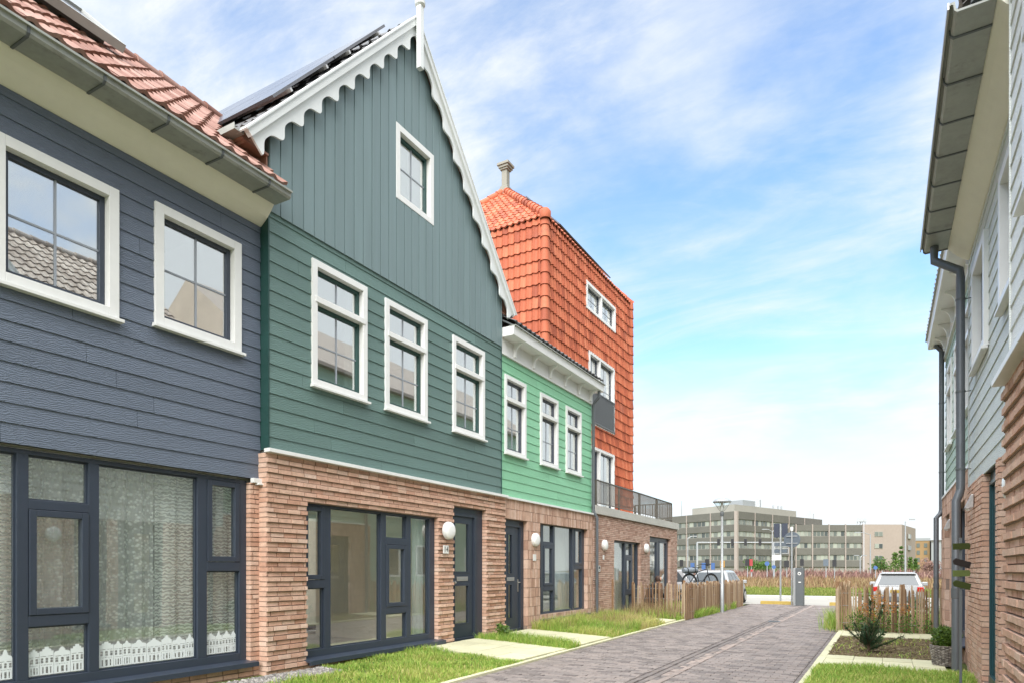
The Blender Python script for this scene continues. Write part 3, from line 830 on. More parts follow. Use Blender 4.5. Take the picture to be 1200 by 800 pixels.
def eave(root, x, o, y0, y1, tile='tile_r', run=4.1, valley=None, pitch=41.5, joints=0.8, j0=0.1, skyl=None, lip=None, seed=5):
    org = loc(root)
    c = [(0.0,5.975),(0.012,5.975),(0.03,5.985),(0.075,6.015),(0.14,6.065),(0.20,6.125),(0.245,6.18),(0.262,6.205),(0.262,6.235),(-0.02,6.235),(-0.02,5.975)]
    mb = MB(); mb.prism([(x+o*a, z) for a, z in c], y0, y1, axis='y')
    mb.build('cove', M['cream'], root, org, recalc=True)
    g = [(0.264,6.197),(0.54,6.192),(0.562,6.215),(0.568,6.262),(0.582,6.27),(0.594,6.262),(0.594,6.285),(0.556,6.288),(0.548,6.225),(0.532,6.212),(0.285,6.215),(0.285,6.31),(0.264,6.31)]
    mb = MB(); mb.prism([(x+o*a, z) for a, z in g], y0-0.01, y1+0.01, axis='y')
    gt = mb.build('gutter', M['zinc'], root, org, recalc=True)
    y = y0 + j0
    while y < y1:
        mb = MB(); mb.prism([(x+o*a, z) for a, z in ((0.262,6.1975),(0.262,6.187),(0.546,6.182),(0.572,6.208),(0.578,6.262),(0.568,6.262),(0.562,6.214),(0.541,6.1925))], y-.012, y+.012, axis='y'); y += joints
        mb.build('gutter_bracket', M['greybox'], gt, org, recalc=True)
    if lip:
        mb = MB(); mb.box(x+o*0.596, x+o*0.610, y0-.01, y1+.012, 6.235, 6.292); mb.build('gutter_edge', M[lip], gt, org)
    sl = run/math.cos(R(pitch)); ez = 6.30
    w = (-o*math.cos(R(pitch)), 0, math.sin(R(pitch))); n = (o*math.sin(R(pitch)), 0, math.cos(R(pitch)))
    P0 = (x+o*0.50, y0+0.02, ez+0.05)
    mb = MB()
    e = (x+o*0.44, ez-.02); rdg = (x+o*0.44-o*run, ez-.02+run*math.tan(R(pitch))); bk = (x+o*0.44-o*2*run, ez-.02)
    mb.prism([e, rdg, bk, (bk[0], bk[1]-.12), (rdg[0], rdg[1]-.16), (e[0], e[1]-.03)], y0+.02, y1-.02, axis='y')
    rf = mb.build('roof', M['greybox'], root, org, recalc=True)
    mb = MB(); holes = [skyl] if skyl else []
    L_ = y1-y0-.04; rg_ = None
    if valley:
        yv, zv, sv = valley; zs_ = lambda s: P0[2] + s*math.sin(R(pitch)); L_ = yv + (zs_(sl)-zv)/sv - y0
        rg_ = lambda s: (0.0, max(y1-y0-.04, yv + (zs_(s)-zv)/sv - y0 - .05))
    tiles(mb, P0, (0,1,0), w, n, L_, sl, 0.205, 0.345, rng=rg_, holes=holes, seed=seed)
    mb.build('roof_tiles', M[tile], rf, org, smooth=True)
    mb = MB(); caps(mb, (rdg[0], y0+.05, rdg[1]+.09), (rdg[0], (y0+L_) if valley else y1-.05, rdg[1]+.09), 0.12)
    mb.build('ridge_tiles', M[tile], rf, org, smooth=True)
    return rf, P0, Vector(w), Vector(n)

def gable(root, x, o, yc, zc, half, slope, y0, y1, zb, vmat, win=None, panels=True, tile='tile_d', roofdepth=8.4, xb=0.14):
    """bargeboards, vertical boards, roof and finial; x is the facade plane"""
    org = loc(root)
    zt = lambda y: zc - 0.10 - slope*abs(y-yc)
    mb = MB(); hs = [win] if win else []
    vboards(mb, x+o*0.012, o, y0, y1, zb, lambda y: zt(y)-.03, 0.2, hs, fixed=y0-0.02)
    # backing
    ys = sorted({y0+.004, y1-.004, yc, *([win[0], win[1]] if win else [])})
    for a, b in zip(ys, ys[1:]):
        segs = [(zb+.01, zb+.01, zt(a)-.04, zt(b)-.04)]
        if win and win[0] <= (a+b)/2 <= win[1]: segs = [(zb+.01, zb+.01, win[2], win[2]), (win[3], win[3], zt(a)-.04, zt(b)-.04)]
        for p0, p1, q0, q1 in segs:
            vs = [(x+o*.010,a,p0),(x+o*.010,b,p1),(x+o*.010,b,q1),(x+o*.010,a,q0),(x-o*.1,a,p0),(x-o*.1,b,p1),(x-o*.1,b,q1),(x-o*.1,a,q0)]
            mb.add(vs, [(0,1,2,3),(7,6,5,4),(4,5,1,0),(5,6,2,1),(6,7,3,2),(7,4,0,3)], 0.0)
    mb.build('gable_boards', M[vmat], root, org)
    L = half*math.sqrt(1+slope*slope); co = half/L; si = slope*half/L
    for sg in (-1, 1):
        mb = MB(); N = 150; vs = []; fs = []
        for i in range(N+1):
            s = L*i/N
            d = 0.230 + 0.060*math.cos(2*math.pi*(s-0.10)/0.5) + 0.014*math.cos(4*math.pi*(s-0.10)/0.5)
            if s < 0.12: d = max(d, 0.25)
            ty, tz = yc + sg*s*co, zc - s*si
            by, bz = ty - sg*d*si, tz - d*co
            if sg*(by-yc) < 0:                       # keep each board on its side of the apex
                k = (sg*(ty-yc)) / max(1e-6, d*si); by, bz = yc, tz - d*co*k - 0.0
                bz = tz - (sg*(ty-yc))/max(1e-6, si)*co if si else bz
                bz = min(bz, zc-0.30)
            for xx in (x+o*xb, x+o*(xb-.028)): vs += [(xx, ty, tz), (xx, by, bz)]
        for i in range(N):
            a = i*4; b = a+4
            fs += [(a,a+1,b+1,b),(a+2,b+2,b+3,a+3),(a+1,a+3,b+3,b+1),(a,b,b+2,a+2)]
        fs += [(0,2,3,1),(N*4,N*4+1,N*4+3,N*4+2)]
        mb.add(vs, fs)
        bg_ = mb.build('bargeboard', M['trim'], root, org, recalc=True)
        mb = MB()
        d = Vector((0, sg*co, -si)); nn = Vector((0, sg*si, co)); c0 = Vector((x+o*(xb+.004), yc, zc)) + d*(L/2+.02) - nn*0.035
        mb.obox(c0, (d, nn, (1,0,0)), (L/2+.02, 0.045, 0.034))
        c1 = Vector((x+o*(xb-0.05), yc, zc)) + d*(L/2+.03) + nn*0.016
        mb.obox(c1, (d, nn, (1,0,0)), (L/2+.03, 0.010, 0.105))
        mb.build('barge_cap', M['trim'], bg_, org)
        # roof slope behind the bargeboard
        mb = MB(); c2 = Vector((x-o*(roofdepth/2), yc, zc-.085)) + d*(L/2-.02)
        mb.obox(c2, (d, nn, (1,0,0)), (L/2-.02, 0.05, roofdepth/2))
        rf = mb.build('roof', M['copper'], root, org)
        mb = MB(); foot = Vector((x+o*0.02, yc, zc-.025)) + d*(L-.04)
        tiles(mb, foot, (-o,0,0), -d, nn, roofdepth-.3, L-.1, 0.21, 0.34, seed=8+sg, ns=5)
        mb.build('roof_tiles', M[tile], rf, org, smooth=True)
        if panels and sg < 0:
            for k in range(5):
                for (sa, sb) in ((0.75, 2.45), (2.48, 4.15)):
                    pm = MB(); xc = x - o*(0.02 + 0.52 + 1.03*k)
                    cc = Vector((xc, yc, zc)) + d*((sa+sb)/2) + nn*0.125
                    pm.obox(cc, (d, nn, (1,0,0)), ((sb-sa)/2, 0.018, 0.505))
                    pn = pm.build('solar_panel', M['solar'], rf, org)
            pm = MB()
            for s_ in (1.1, 2.1, 2.8, 3.8):
                cc = Vector((x-o*2.6, yc, zc)) + d*s_ + nn*0.085
                pm.obox(cc, (d, nn, (1,0,0)), (0.02, 0.022, 2.62))
            pm.build('panel_rail', M['alu'], rf, org)
        mb = MB(); gy, gz = yc + sg*(half+.06), zc - slope*half - .02
        mb.prism([(gy-.07, gz-.02), (gy+.07, gz-.02), (gy+.085, gz+.09), (gy+.07, gz+.09), (gy+.055, gz), (gy-.055, gz), (gy-.07, gz+.06)], x+o*.06, x-o*7, axis='x')
        mb.build('eave_gutter', M['zinc'], rf, org, recalc=True)
        mb = MB(); mb.box(x+o*.02, x-o*7, yc+sg*(half-.02), yc+sg*(half-.42), gz-.05, gz-.02); mb.box(x+o*.0, x-o*7, yc+sg*(half-.40), yc+sg*(half-.42), gz-.3, gz-.05)
        mb.build('eave_soffit', M['copper'], rf, org)
    mb = MB(); mb.box(x+o*(xb+.045), x+o*(xb+.135), yc-.047, yc+.047, zc-.90, zc+.15)
    fn = mb.build('finial_post', M['trim'], root, org, bevel=0.006)
    mb = MB(); mb.lathe([(0.05,0),(0.085,.02),(0.09,.07),(0.05,.11),(0.035,.2),(0.06,.3),(0.07,.36),(0.045,.44),(0.012,.56)], (x+o*(xb+.09), yc, zc+.15), 16)
    mb.build('finial_knob', M['trim'], fn, org, smooth=True)
    mb = MB(); caps(mb, (x-o*1.3, yc, zc+.0), (x-o*(roofdepth-.3), yc, zc+.0), 0.10)
    mb.build('ridge_tiles', M[tile], root, org, smooth=True)

def decal(root_label, x, y0, y1, z0, hgt, seed):
    """a strip of little canal house fronts cut from white film"""
    r = random.Random(seed); mb = MB(); y = y0
    X0, X1 = x, x+0.0015
    def q(a, b, c, d): mb.box(X0, X1, a, b, c, d)
    while y < y1 - 0.03:
        w = min(r.choice([0.095, 0.13, 0.155, 0.175]), y1-y)
        b = hgt*r.uniform(0.68, 0.78); nw = 2 if w < 0.1 else 3
        a, e = y+.002, y+w-.002
        # ground floor: door and two slots, a band, a window row, then the gable
        rows = [(0.0, b*0.06, []), (b*0.06, b*0.36, [(a+w*.18, a+w*.27), (a+w*.42, a+w*.58), (a+w*.72, a+w*.81)]), (b*0.36, b*0.44, []),
                (b*0.44, b*0.48, [(a+w*(.1+.1*i), a+w*(.15+.1*i)) for i in range(8)]), (b*0.48, b*0.55, [])]
        ws = [(a + w*((i+.5)/nw) - w*.27/nw*1.0, a + w*((i+.5)/nw) + w*.27/nw) for i in range(nw)]
        rows += [(b*0.55, b*0.66, ws), (b*0.66, b*0.675, []), (b*0.675, b*0.78, ws), (b*0.78, b*0.84, []), (b*0.84, b*0.87, [(a+w*.08, a+w*.44), (a+w*.56, a+w*.92)]), (b*.87, b, [])]
        for c, d, hs in rows:
            for s, t in cut(a, e, hs): q(s, t, z0+c, z0+d)
        kind = r.randrange(3); cy = (a+e)/2; t0 = z0+b; hh = (hgt-b)*r.uniform(.7, 1.0)
        if kind == 0: poly = [(a,t0),(e,t0),(e-w*.05,t0+hh*.25),(cy+w*.2,t0+hh*.4),(cy+w*.13,t0+hh*.75),(cy+w*.06,t0+hh*.95),(cy,t0+hh),(cy-w*.06,t0+hh*.95),(cy-w*.13,t0+hh*.75),(cy-w*.2,t0+hh*.4),(a+w*.05,t0+hh*.25)]
        elif kind == 1: poly = [(a,t0),(e,t0),(e,t0+hh*.3),(cy+w*.3,t0+hh*.3),(cy+w*.3,t0+hh*.6),(cy+w*.14,t0+hh*.6),(cy+w*.14,t0+hh*.9),(cy-w*.14,t0+hh*.9),(cy-w*.14,t0+hh*.6),(cy-w*.3,t0+hh*.6),(cy-w*.3,t0+hh*.3),(a,t0+hh*.3)]
        else: poly = [(a,t0),(e,t0),(e,t0+hh*.2),(cy+w*.1,t0+hh*.8),(cy+w*.1,t0+hh),(cy-w*.1,t0+hh),(cy-w*.1,t0+hh*.8),(a,t0+hh*.2)]
        # leave a small round-ish light in the gable
        mb.prism([(p[0], p[1]) for p in poly], X0, X1)
        mb.box(X1+.0002, X1+.0008, cy-w*.05, cy+w*.05, t0+hh*.22, t0+hh*.45, 0.0)
        y += w
    return mb

# ---------------- left: slate blue house (near)
A = thing('row_house', 'slate blue clapboard house with cream cove and pinkish roof tiles, nearest on the left', 'house', (-7.15, 2.5, 0), group='houses along the lane')
xA = -7.15; aY0, aY1 = -2.6, 5.90
aw = [(2.90, 4.05, 4.14, 5.52), (4.45, 5.59, 4.23, 5.61)]
aw_far = (1.2, 2.35, 4.14, 5.52)
mb = MB(); hs = [(w[0]+.02, w[1]-.02, w[2]+.02, w[3]-.02) for w in aw+[aw_far]]
clap(mb, xA-.012, 1, aY0, aY1, 2.66, 5.98, 0.19, hs, seed=11)
mb.build('cladding', M['clad_blue'], A, loc(A))
mb = MB(); slab_wall(mb, xA-.014, xA-.13, aY0, aY1-.002, 2.67, 6.2, hs); mb.build('wall', M['greybox'], A, loc(A))
for w in aw+[aw_far]:
    window(A, xA, 1, *w, fw=0.105)
gw = -7.22
bars = [(2.02,2.12,.3,2.63),(3.135,3.235,.4,2.62),(3.79,3.895,.4,2.62),(5.04,5.165,.4,2.62),(5.63,5.735,.3,2.63),
        (2.12,5.63,.3,.4),(2.12,5.63,2.585,2.63),(3.235,3.79,2.06,2.15),(3.235,3.79,.91,1.02),(5.165,5.63,1.455,1.57)]
glazed_front(A, gw, 1, bars, [(2.12,3.135,.4,2.585),(3.235,3.79,2.15,2.585),(3.235,3.79,.4,.91),(3.895,5.04,.4,2.585),(5.165,5.63,.4,1.455)],
             [(3.235,3.79,1.02,2.06),(5.165,5.63,1.57,2.585)], sill=(1.95,5.80,.225,.305,.17))
hsg = [(2.02, 5.735, .3, 2.63)]
mb = MB(); mm = MB()
bricks(mb, mm, -7.135, 1, aY0, 5.93, -0.02, 2.60, [(2.02, 5.735, .24, 2.7)], jit=.002, seed=21, bh=.05)
mb.build('brickwork', M['brick_b'], A, loc(A)); mm.build('mortar', M['mortar'], A, loc(A))
mb = MB(); mb.box(-7.15, -7.085, 5.742, 5.935, 2.60, 2.66); mb.box(-7.13, -7.06, 5.80, 5.90, 2.575, 2.598); mb.build('brick_cap', M['white'], A, loc(A), bevel=.004)
shell(A, xA, 1, aY0, aY1, 6.15, hs+[(2.0,5.74,.28,2.65)], m='roomdark', rear=True)
rfA, P0, wv_, nv_ = eave(A, xA, 1, aY0, aY1, joints=0.655, j0=0.0+((2.95+2.6) % 0.655), run=2.65, valley=(5.47,6.97,1.14), seed=31)
for (sc_, hw_, yc_, hl_) in ((2.62, .55, 3.45, 3.72),):
    mb = MB(); cA = Vector(P0) + Vector((0,1,0))*yc_ + wv_*sc_ + nv_*0.155
    mb.obox(cA, ((0,1,0), wv_, nv_), (hl_, hw_, 0.018))
    rl = mb.build('roof_light', M['solar'], rfA, loc(A))
    mb = MB()
    for sg in (-1, 1):
        mb.obox(cA + wv_*(hw_+.03)*sg, ((0,1,0), wv_, nv_), (hl_+.05, 0.035, 0.05))
        mb.obox(cA + Vector((0,1,0))*(hl_+.02)*sg, ((0,1,0), wv_, nv_), (0.03, hw_-.008, 0.049))
    mb.build('roof_light_frame', M['rooftrim'], rl, loc(A))
    mb = MB(); mb.obox(cA - nv_*.10, ((0,1,0), wv_, nv_), (hl_-.1, hw_-.1, 0.05)); mb.build('roof_light_kerb', M['greybox'], rl, loc(A))

# ---------------- left: dark green gabled house
B = thing('row_house', 'dark green gabled house with scalloped white bargeboards on ribbed brick', 'house', (-7.0, 8.9, 0), group='houses along the lane')
def strip(root, x, o, y0, y1, z0=3.0, z1=3.05, ret=True):
    mb = MB(); mb.box(x, x+o*.105, y0, y1, z0, z1); mb.build('ledge', M['white'], root, loc(root), bevel=.004)
def house_gabled(root, x, o, y0, y1, wins, gwin, yc, zc, half, clad, vmat, win_c, gnd, cornerm, sash, seed, panels=True, corner_pad=0.06):
    """gnd: openings in the brick, list of (y0,y1,z0,z1)"""
    org = loc(root)
    mb = MB(); hs = [(w[0]+.02, w[1]-.02, w[2]+.02, w[3]-.02) for w in wins]
    clap(mb, x-o*.012, o, y0, y1, 3.03, 6.19, 0.192, hs, seed=seed)
    mb.build('cladding', M[clad], root, org)
    gh = (gwin[0]+.02, gwin[1]-.02, gwin[2]+.02, gwin[3]-.02) if gwin else None
    mb = MB(); slab_wall(mb, x-o*.014, x-o*.13, y0+.002, y1-.002, 2.98, 6.25, hs); mb.build('wall', M['greybox'], root, org)
    for yy, s in ((y0, -1), (y1, 1)):
        mb = MB(); mb.box(x+o*.009, x-o*.22, yy, yy+s*.022, 3.05, 6.30); mb.build('corner_board', M[cornerm], root, org)
    for w in wins: window(root, x, o, *w, transom=w[3]-.60, sash=sash, hbar=.48)
    if gwin: window(root, x, o, *gwin, sash=sash, fw=.105, sill=False)
    gable(root, x, o, yc, zc, half, 1.14, y0-.012, y1+.012, 6.165, vmat, gh, panels=panels)
    mb = MB(); mm = MB()
    bricks(mb, mm, x+o*.02, o, y0-corner_pad, y1+.12, 0.02, 3.0, gnd, bh=.0535, jt=.0115, proj=lambda i: 0.0 if i % 2 else 0.027, jit=.005, seed=seed+3, depth=.2)
    mb.build('brickwork', M['brick_b'], root, org); mm.build('mortar', M['mortar'], root, org)
    strip(root, x+o*.01, o, y0-corner_pad-.03, y1+.12)
    shell(root, x, o, y0, y1, 6.15, hs+list(gnd), 3.6)
xB = -7.02
bw = [(6.66,7.79,4.085,5.855),(8.22,9.34,4.085,5.855),(10.13,11.25,4.085,5.855)]
gB = [(6.55,9.66,.12,2.43),(10.13,11.31,.06,2.68)]
house_gabled(B, xB, 1, 5.93, 11.93, bw, (8.48,9.52,7.60,8.85), 8.855, 10.78, 3.37, 'clad_teal', 'board_teal', None, gB, 'corner_teal', 'corner_teal', 41)
bars = [(6.54,6.59,.22,2.44),(6.975,7.10,.33,2.40),(8.21,8.335,.33,2.40),(8.86,8.98,.33,2.40),(9.51,9.665,.22,2.44),
        (6.59,9.51,.22,.33),(6.59,9.51,2.385,2.44),(6.59,6.975,1.21,1.33),(8.335,8.86,1.89,1.995),(8.335,8.86,.75,.86)]
glazed_front(B, -7.085, 1, bars, [(6.59,6.975,.33,1.21),(7.10,8.21,.33,2.385),(8.335,8.86,1.995,2.385),(8.335,8.86,.33,.75),(8.98,9.51,.33,2.385)],
             [(6.59,6.975,1.33,2.385),(8.335,8.86,.86,1.89)], sill=(6.52,9.75,.145,.228,.20))
door(B, -7.10, 1, 10.12, 11.32, .06, 2.70, (10.22,11.0,.16,2.50), [(10.36,10.83,1.44,2.375),(10.36,10.83,.44,1.17)], slot=(10.42,10.80,1.262,1.345), knob=(10.29,1.235))
# rooms behind the big window: partition with a door
mb = MB(); mb.box(-7.45,-10.2,9.80,9.90,.12,2.72); mb.build('partition', M['room'], B, loc(B))
mb = MB(); frame_boxes(mb, -10.60, -10.72, 6.2, 11.6, .1, 2.66, .08); mb.box(-10.62,-10.70,7.6,7.68,.1,2.6); mb.box(-10.62,-10.70,9.2,9.28,.1,2.6); mb.build('inner_door_frame', M['white'], B, loc(B))

# ---------------- left: mint green house with the bracketed cornice
Cc = thing('row_house', 'mint green clapboard house with white bracketed cornice on pink brick', 'house', (-7.05, 14.4, 0), group='houses along the lane')
def house_cornice(root, x, o, y0, y1, wins, gnd, clad, sash, seed, brackets, brick_x, ledge=True, roofm='tile_d'):
    org = loc(root)
    mb = MB(); hs = [(w[0]+.02, w[1]-.02, w[2]+.02, w[3]-.02) for w in wins]
    clap(mb, x-o*.012, o, y0+.012, y1, 3.03, 6.06, 0.192, hs, seed=seed); mb.build('cladding', M[clad], root, org)
    mb = MB(); slab_wall(mb, x-o*.014, x-o*.13, y0, y1-.002, 2.98, 6.5, hs); mb.build('wall', M['greybox'], root, org)
    for w in wins: window(root, x, o, *w, transom=w[3]-.55, sash=sash, hbar=.48, fw=.085)
    mb = MB()
    mb.box(x+o*.03, x-o*.05, y0, y1, 6.04, 6.375)                         # frieze
    mb.box(x+o*.034, x+o*.045, y0, y1, 6.04, 6.085)
    mb.box(x-o*.02, x+o*.295, y0+.0, y1+.10, 6.377, 6.42)                 # soffit
    mb.prism([(x+o*.29,6.38),(x+o*.325,6.40),(x+o*.335,6.52),(x+o*.345,6.56),(x+o*.27,6.565),(x+o*.27,6.42),(x-o*.02,6.42),(x-o*.02,6.422),(x+o*.268,6.422)], y0, y1+.10, axis='y') if False else None
    mb.prism([(x+o*.296,6.377),(x+o*.318,6.39),(x+o*.325,6.50),(x+o*.34,6.56),(x+o*.296,6.56)], y0, y1+.10, axis='y')
    mb.box(x-o*.05, x+o*.296, y1, y1+.10, 6.42, 6.56); mb.box(x-o*.05, x+o*.296, y0+.001, y0+.03, 6.421, 6.57)
    cn = mb.build('cornice', M['white'], root, org, recalc=False)
    for yb in brackets:
        k = MB(); pts = [(0.031,6.376),(0.235,6.376),(0.235,6.345)]
        for i in range(9):
            a = math.pi/2*i/8; pts.append((0.085+0.145*(1-math.sin(a)), 6.135+0.205*math.cos(a)))
        pts += [(0.085,6.10),(0.031,6.085)]
        k.prism([(x+o*a, z) for a, z in pts], yb-.028, yb+.028, axis='y'); k.build('bracket', M['white'], cn, org, recalc=True)
    mb = MB(); mb.box(x+o*.20, x+o*.37, y0, y1+.11, 6.563, 6.585); mb.build('cornice_flashing', M['zinc'], cn, org)
    pt = 30; w = (-o*math.cos(R(pt)), 0, math.sin(R(pt))); n = (o*math.sin(R(pt)), 0, math.cos(R(pt)))
    e = (x+o*.30, 6.60); rd = (x+o*.30-o*4.2, 6.60+4.2*math.tan(R(pt))); bk = (x+o*.30-o*8.4, 6.60)
    mb = MB(); mb.prism([e, rd, bk, (bk[0], bk[1]-.1), (rd[0], rd[1]-.14), (e[0], e[1]-.03)], y0+.01, y1-.01, axis='y'); rf = mb.build('roof', M['greybox'], root, org, recalc=True)
    mb = MB(); tiles(mb, (x+o*.34, y0+.01, 6.63), (0,1,0), w, n, y1-y0-.02, 4.85, .21, .34, seed=seed, ns=6); mb.build('roof_tiles', M[roofm], rf, org, smooth=True)
    mb = MB(); caps(mb, (rd[0], y0, rd[1]+.1), (rd[0], y1, rd[1]+.1), .11); mb.build('ridge_tiles', M[roofm], rf, org, smooth=True)
    mb = MB(); mm = MB()
    stretchers(mb, mm, brick_x, o, y0+(.13 if o > 0 else 0), y1, 0.0, 3.0, gnd, seed=seed+1)
    mb.build('brickwork', M['brick_c'], root, org); mm.build('mortar', M['mortar'], root, org)
    mb = MB(); mb.box(x+o*.008, x+o*.085, y0+(.125 if o > 0 else 0), y1+.02, 3.0, 3.045); mb.build('ledge', M['white'], root, org, bevel=.004)
    shell(root, x, o, y0+.02, y1, 6.3, hs+list(gnd), depth=8.0)
xC = -7.05
cw = [(12.11,13.07,3.985,5.66),(13.78,14.75,3.985,5.66),(15.21,16.18,3.985,5.66)]
gC = [(12.06,13.10,.08,2.60),(13.72,16.55,.33,2.63)]
house_cornice(Cc, xC, 1, 11.955, 16.93, cw, gC, 'clad_mint', 'anthracite', 51, [12.48,13.36,14.23,15.07,15.93,16.70], -7.01)
bars = [(13.965,14.10,.45,2.58),(14.63,14.735,.45,2.58),(15.79,15.905,.45,2.58),(16.42,16.56,.36,2.64),(13.71,13.75,.36,2.64),
        (13.75,16.42,.36,.45),(13.75,16.42,2.58,2.64),(14.10,14.63,2.07,2.15),(14.10,14.63,.97,1.09),(15.905,16.42,1.50,1.61)]
glazed_front(Cc, -7.12, 1, bars, [(13.75,13.965,.45,2.58),(14.10,14.63,2.15,2.58),(14.10,14.63,.45,.97),(14.735,15.79,.45,2.58),(15.905,16.42,.45,1.50)],
             [(14.10,14.63,1.09,2.07),(15.905,16.42,1.61,2.58)], sill=(13.70,16.62,.27,.335,.17))
door(Cc, -7.12, 1, 12.05, 13.11, .08, 2.61, (12.16,12.93,.18,2.42), [(12.44,12.60,1.40,2.25),(12.44,12.60,.42,1.15)], slot=(12.38,12.70,1.235,1.315), handle=(12.86,1.15))

# ---------------- left: tower house clad in orange tiles
T = thing('row_house', 'tall tower house hung with orange tiles above a brown brick ground floor', 'house', (-7.0, 21.0, 0), group='houses along the lane')
oT = loc(T); tX, tY0, tY1, tZ0, tZ1 = -8.5, 16.93, 24.22, 3.2, 11.62
mb = MB(); mm = MB()
gT = [(18.55,20.99,.10,2.38),(21.98,24.46,.06,2.65)]
bricks(mb, mm, -7.0, 1, 16.96, 25.40, -0.05, 3.04, gT, bl=.21, bh=.042, jt=.012, jit=.006, seed=61, depth=.14)
mb.build('brickwork', M['brick_t'], T, oT); mm.build('mortar', M['mortar'], T, oT)
mb = MB(); mm = MB()
for z in lin(-.05, 3.0, 56)[:-1]:
    q = -15.0
    mm.box(-15, -7.004, 25.30, 25.392, z, z+.0545)
    while q < -7.14:
        mb.box(q, min(q+.21, -7.145), 25.32, 25.40, z, z+.042, rg.random()); q += .22
mb.build('brickwork', M['brick_t'], T, oT); mm.build('mortar', M['mortar'], T, oT)
mb = MB(); mb.box(-15.0,-6.94,16.965,25.46,3.045,3.28); mb.build('terrace_slab', M['concrete'], T, oT, bevel=.006)
bars = [(18.54,18.64,.1,2.39),(19.72,19.84,.2,2.33),(20.36,20.47,.2,2.33),(20.90,21.0,.1,2.39),(18.64,20.90,.1,.2),(18.64,20.90,2.33,2.39),(19.84,20.36,1.85,1.95),(19.84,20.36,.70,.80)]
glazed_front(T, -7.10, 1, bars, [(18.64,19.72,.2,2.33),(19.84,20.36,1.95,2.33),(19.84,20.36,.2,.70),(20.47,20.90,.2,2.33)], [(19.84,20.36,.80,1.85)])
bars = [(21.97,22.10,.06,2.66),(23.10,23.34,.16,2.58),(24.30,24.47,.06,2.66),(22.10,24.30,.06,.16),(22.10,24.30,2.54,2.66)]
glazed_front(T, -7.10, 1, bars, [], [(22.10,23.10,.16,2.54),(23.34,24.30,.16,2.54)], name='patio_door')
shell(T, -7.0, 1, 17.0, 25.3, 3.0, gT, depth=8.0, rear=True, m='room', mid=2.9)
# tower body
tw_ = [(19.86,22.53,10.02,10.93),(20.08,22.43,6.33,8.72),(20.08,22.43,3.36,5.62)]
mb = MB(); hs = [(w[0]+.03, w[1]-.03, w[2]+.03, w[3]-.03) for w in tw_]
slab_wall(mb, tX-.03, tX-.16, tY0+.05, tY1-.05, 3.2, tZ1, hs)
mb.box(tX-.16, tX-6.2, tY0+.05, tY0+.2, 3.2, tZ1); mb.box(tX-.16, tX-6.2, tY1-.2, tY1-.05, 3.2, tZ1); mb.box(tX-6.2, tX-6.3, tY0+.05, tY1-.05, 3.2, tZ1)
for z in (5.9, 9.1, 11.4): mb.box(tX-.16, tX-6.2, tY0+.2, tY1-.2, z, z+.2)
mb.build('wall', M['roomdark'], T, oT)
mb = MB(); hl = [(w[0]-tY0+.02, w[1]-tY0-.02, w[2]-tZ0+.02, w[3]-tZ0-.02) for w in tw_]
tiles(mb, (tX-.015, tY0, tZ0), (0,1,0), (0,0,1), (1,0,0), tY1-tY0, tZ1-tZ0, .187, .343, holes=hl, amp=.056, lift=.046, seed=71)
mb.build('front_tiles', M['tile_o'], T, oT, smooth=True)
mb = MB(); tiles(mb, (tX-6.2, tY0-.0, 5.6), (1,0,0), (0,0,1), (0,-1,0), 6.2, tZ1-5.6, .2, .343, amp=.054, lift=.042, seed=72)
mb.build('side_tiles', M['tile_o'], T, oT, smooth=True)
mb = MB(); tiles(mb, (tX, tY1, tZ0), (-1,0,0), (0,0,1), (0,1,0), 6.2, tZ1-tZ0, .2, .343, amp=.042, lift=.034, seed=73, ns=5)
mb.build('side_tiles', M['tile_o'], T, oT, smooth=True)
for (cx, cy, zb) in ((tX+.0, tY0+.01, 5.2), (tX, tY1-.01, tZ0)):
    mb = MB(); z = zb
    while z < tZ1:
        mb.tube([(cx,cy,z),(cx,cy,z+.03),(cx,cy,z+.355)], [.142,.138,.112], 14, rg.random()); z += .343
    mb.build('corner_tiles', M['tile_o'], T, oT, smooth=True)
# pyramid roof
ap = (tX-3.1, tY0+3.1, 14.72); ap2 = (tX-3.1, tY1-3.1, 14.72); ez = tZ1-.02
mb = MB(); e4 = [(tX,tY0,ez),(tX,tY1,ez),(tX-6.2,tY1,ez),(tX-6.2,tY0,ez)]
mb.add(e4+[ap, ap2], [(0,1,5,4),(1,2,5),(2,3,4,5),(3,0,4),(3,2,1,0)])
rfT = mb.build('roof', M['greybox'], T, oT)
k = 1/math.sqrt(2); sl = 3.1/k
mb = MB(); tiles(mb, (tX-6.25, tY0-.06, ez+.02), (1,0,0), (0,k,k), (0,-k,k), 6.3, sl, .2, .33, rng=lambda s: (s*k+.02, 6.3-s*k-.02), amp=.042, seed=74)
mb.build('roof_tiles', M['tile_o'], rfT, oT, smooth=True)
mb = MB(); tiles(mb, (tX+.06, tY0, ez+.02), (0,1,0), (-k,0,k), (k,0,k), tY1-tY0, sl, .2, .33, rng=lambda s: (s*k+.02, tY1-tY0-s*k-.02), amp=.042, seed=75, ns=6)
mb.build('roof_tiles', M['tile_o'], rfT, oT, smooth=True)
mb = MB()
caps(mb, (tX+.05,tY0-.05,ez+.06), (ap[0],ap[1],ap[2]+.08), .125); caps(mb, (tX-6.25,tY0-.05,ez+.06), (ap[0],ap[1],ap[2]+.08), .125)
caps(mb, (ap[0],ap[1],ap[2]+.08), (ap2[0],ap2[1],ap2[2]+.08), .125); caps(mb, (tX+.05,tY1+.05,ez+.06), (ap2[0],ap2[1],ap2[2]+.08), .125)
mb.lathe([(0.0,0.19),(0.10,0.17),(0.165,0.08),(0.16,-0.08),(0.15,-0.12)], (tX+.03,tY0-.03,ez+.06), 16, cap=False)
mb.build('ridge_tiles', M['tile_o'], rfT, oT, smooth=True)
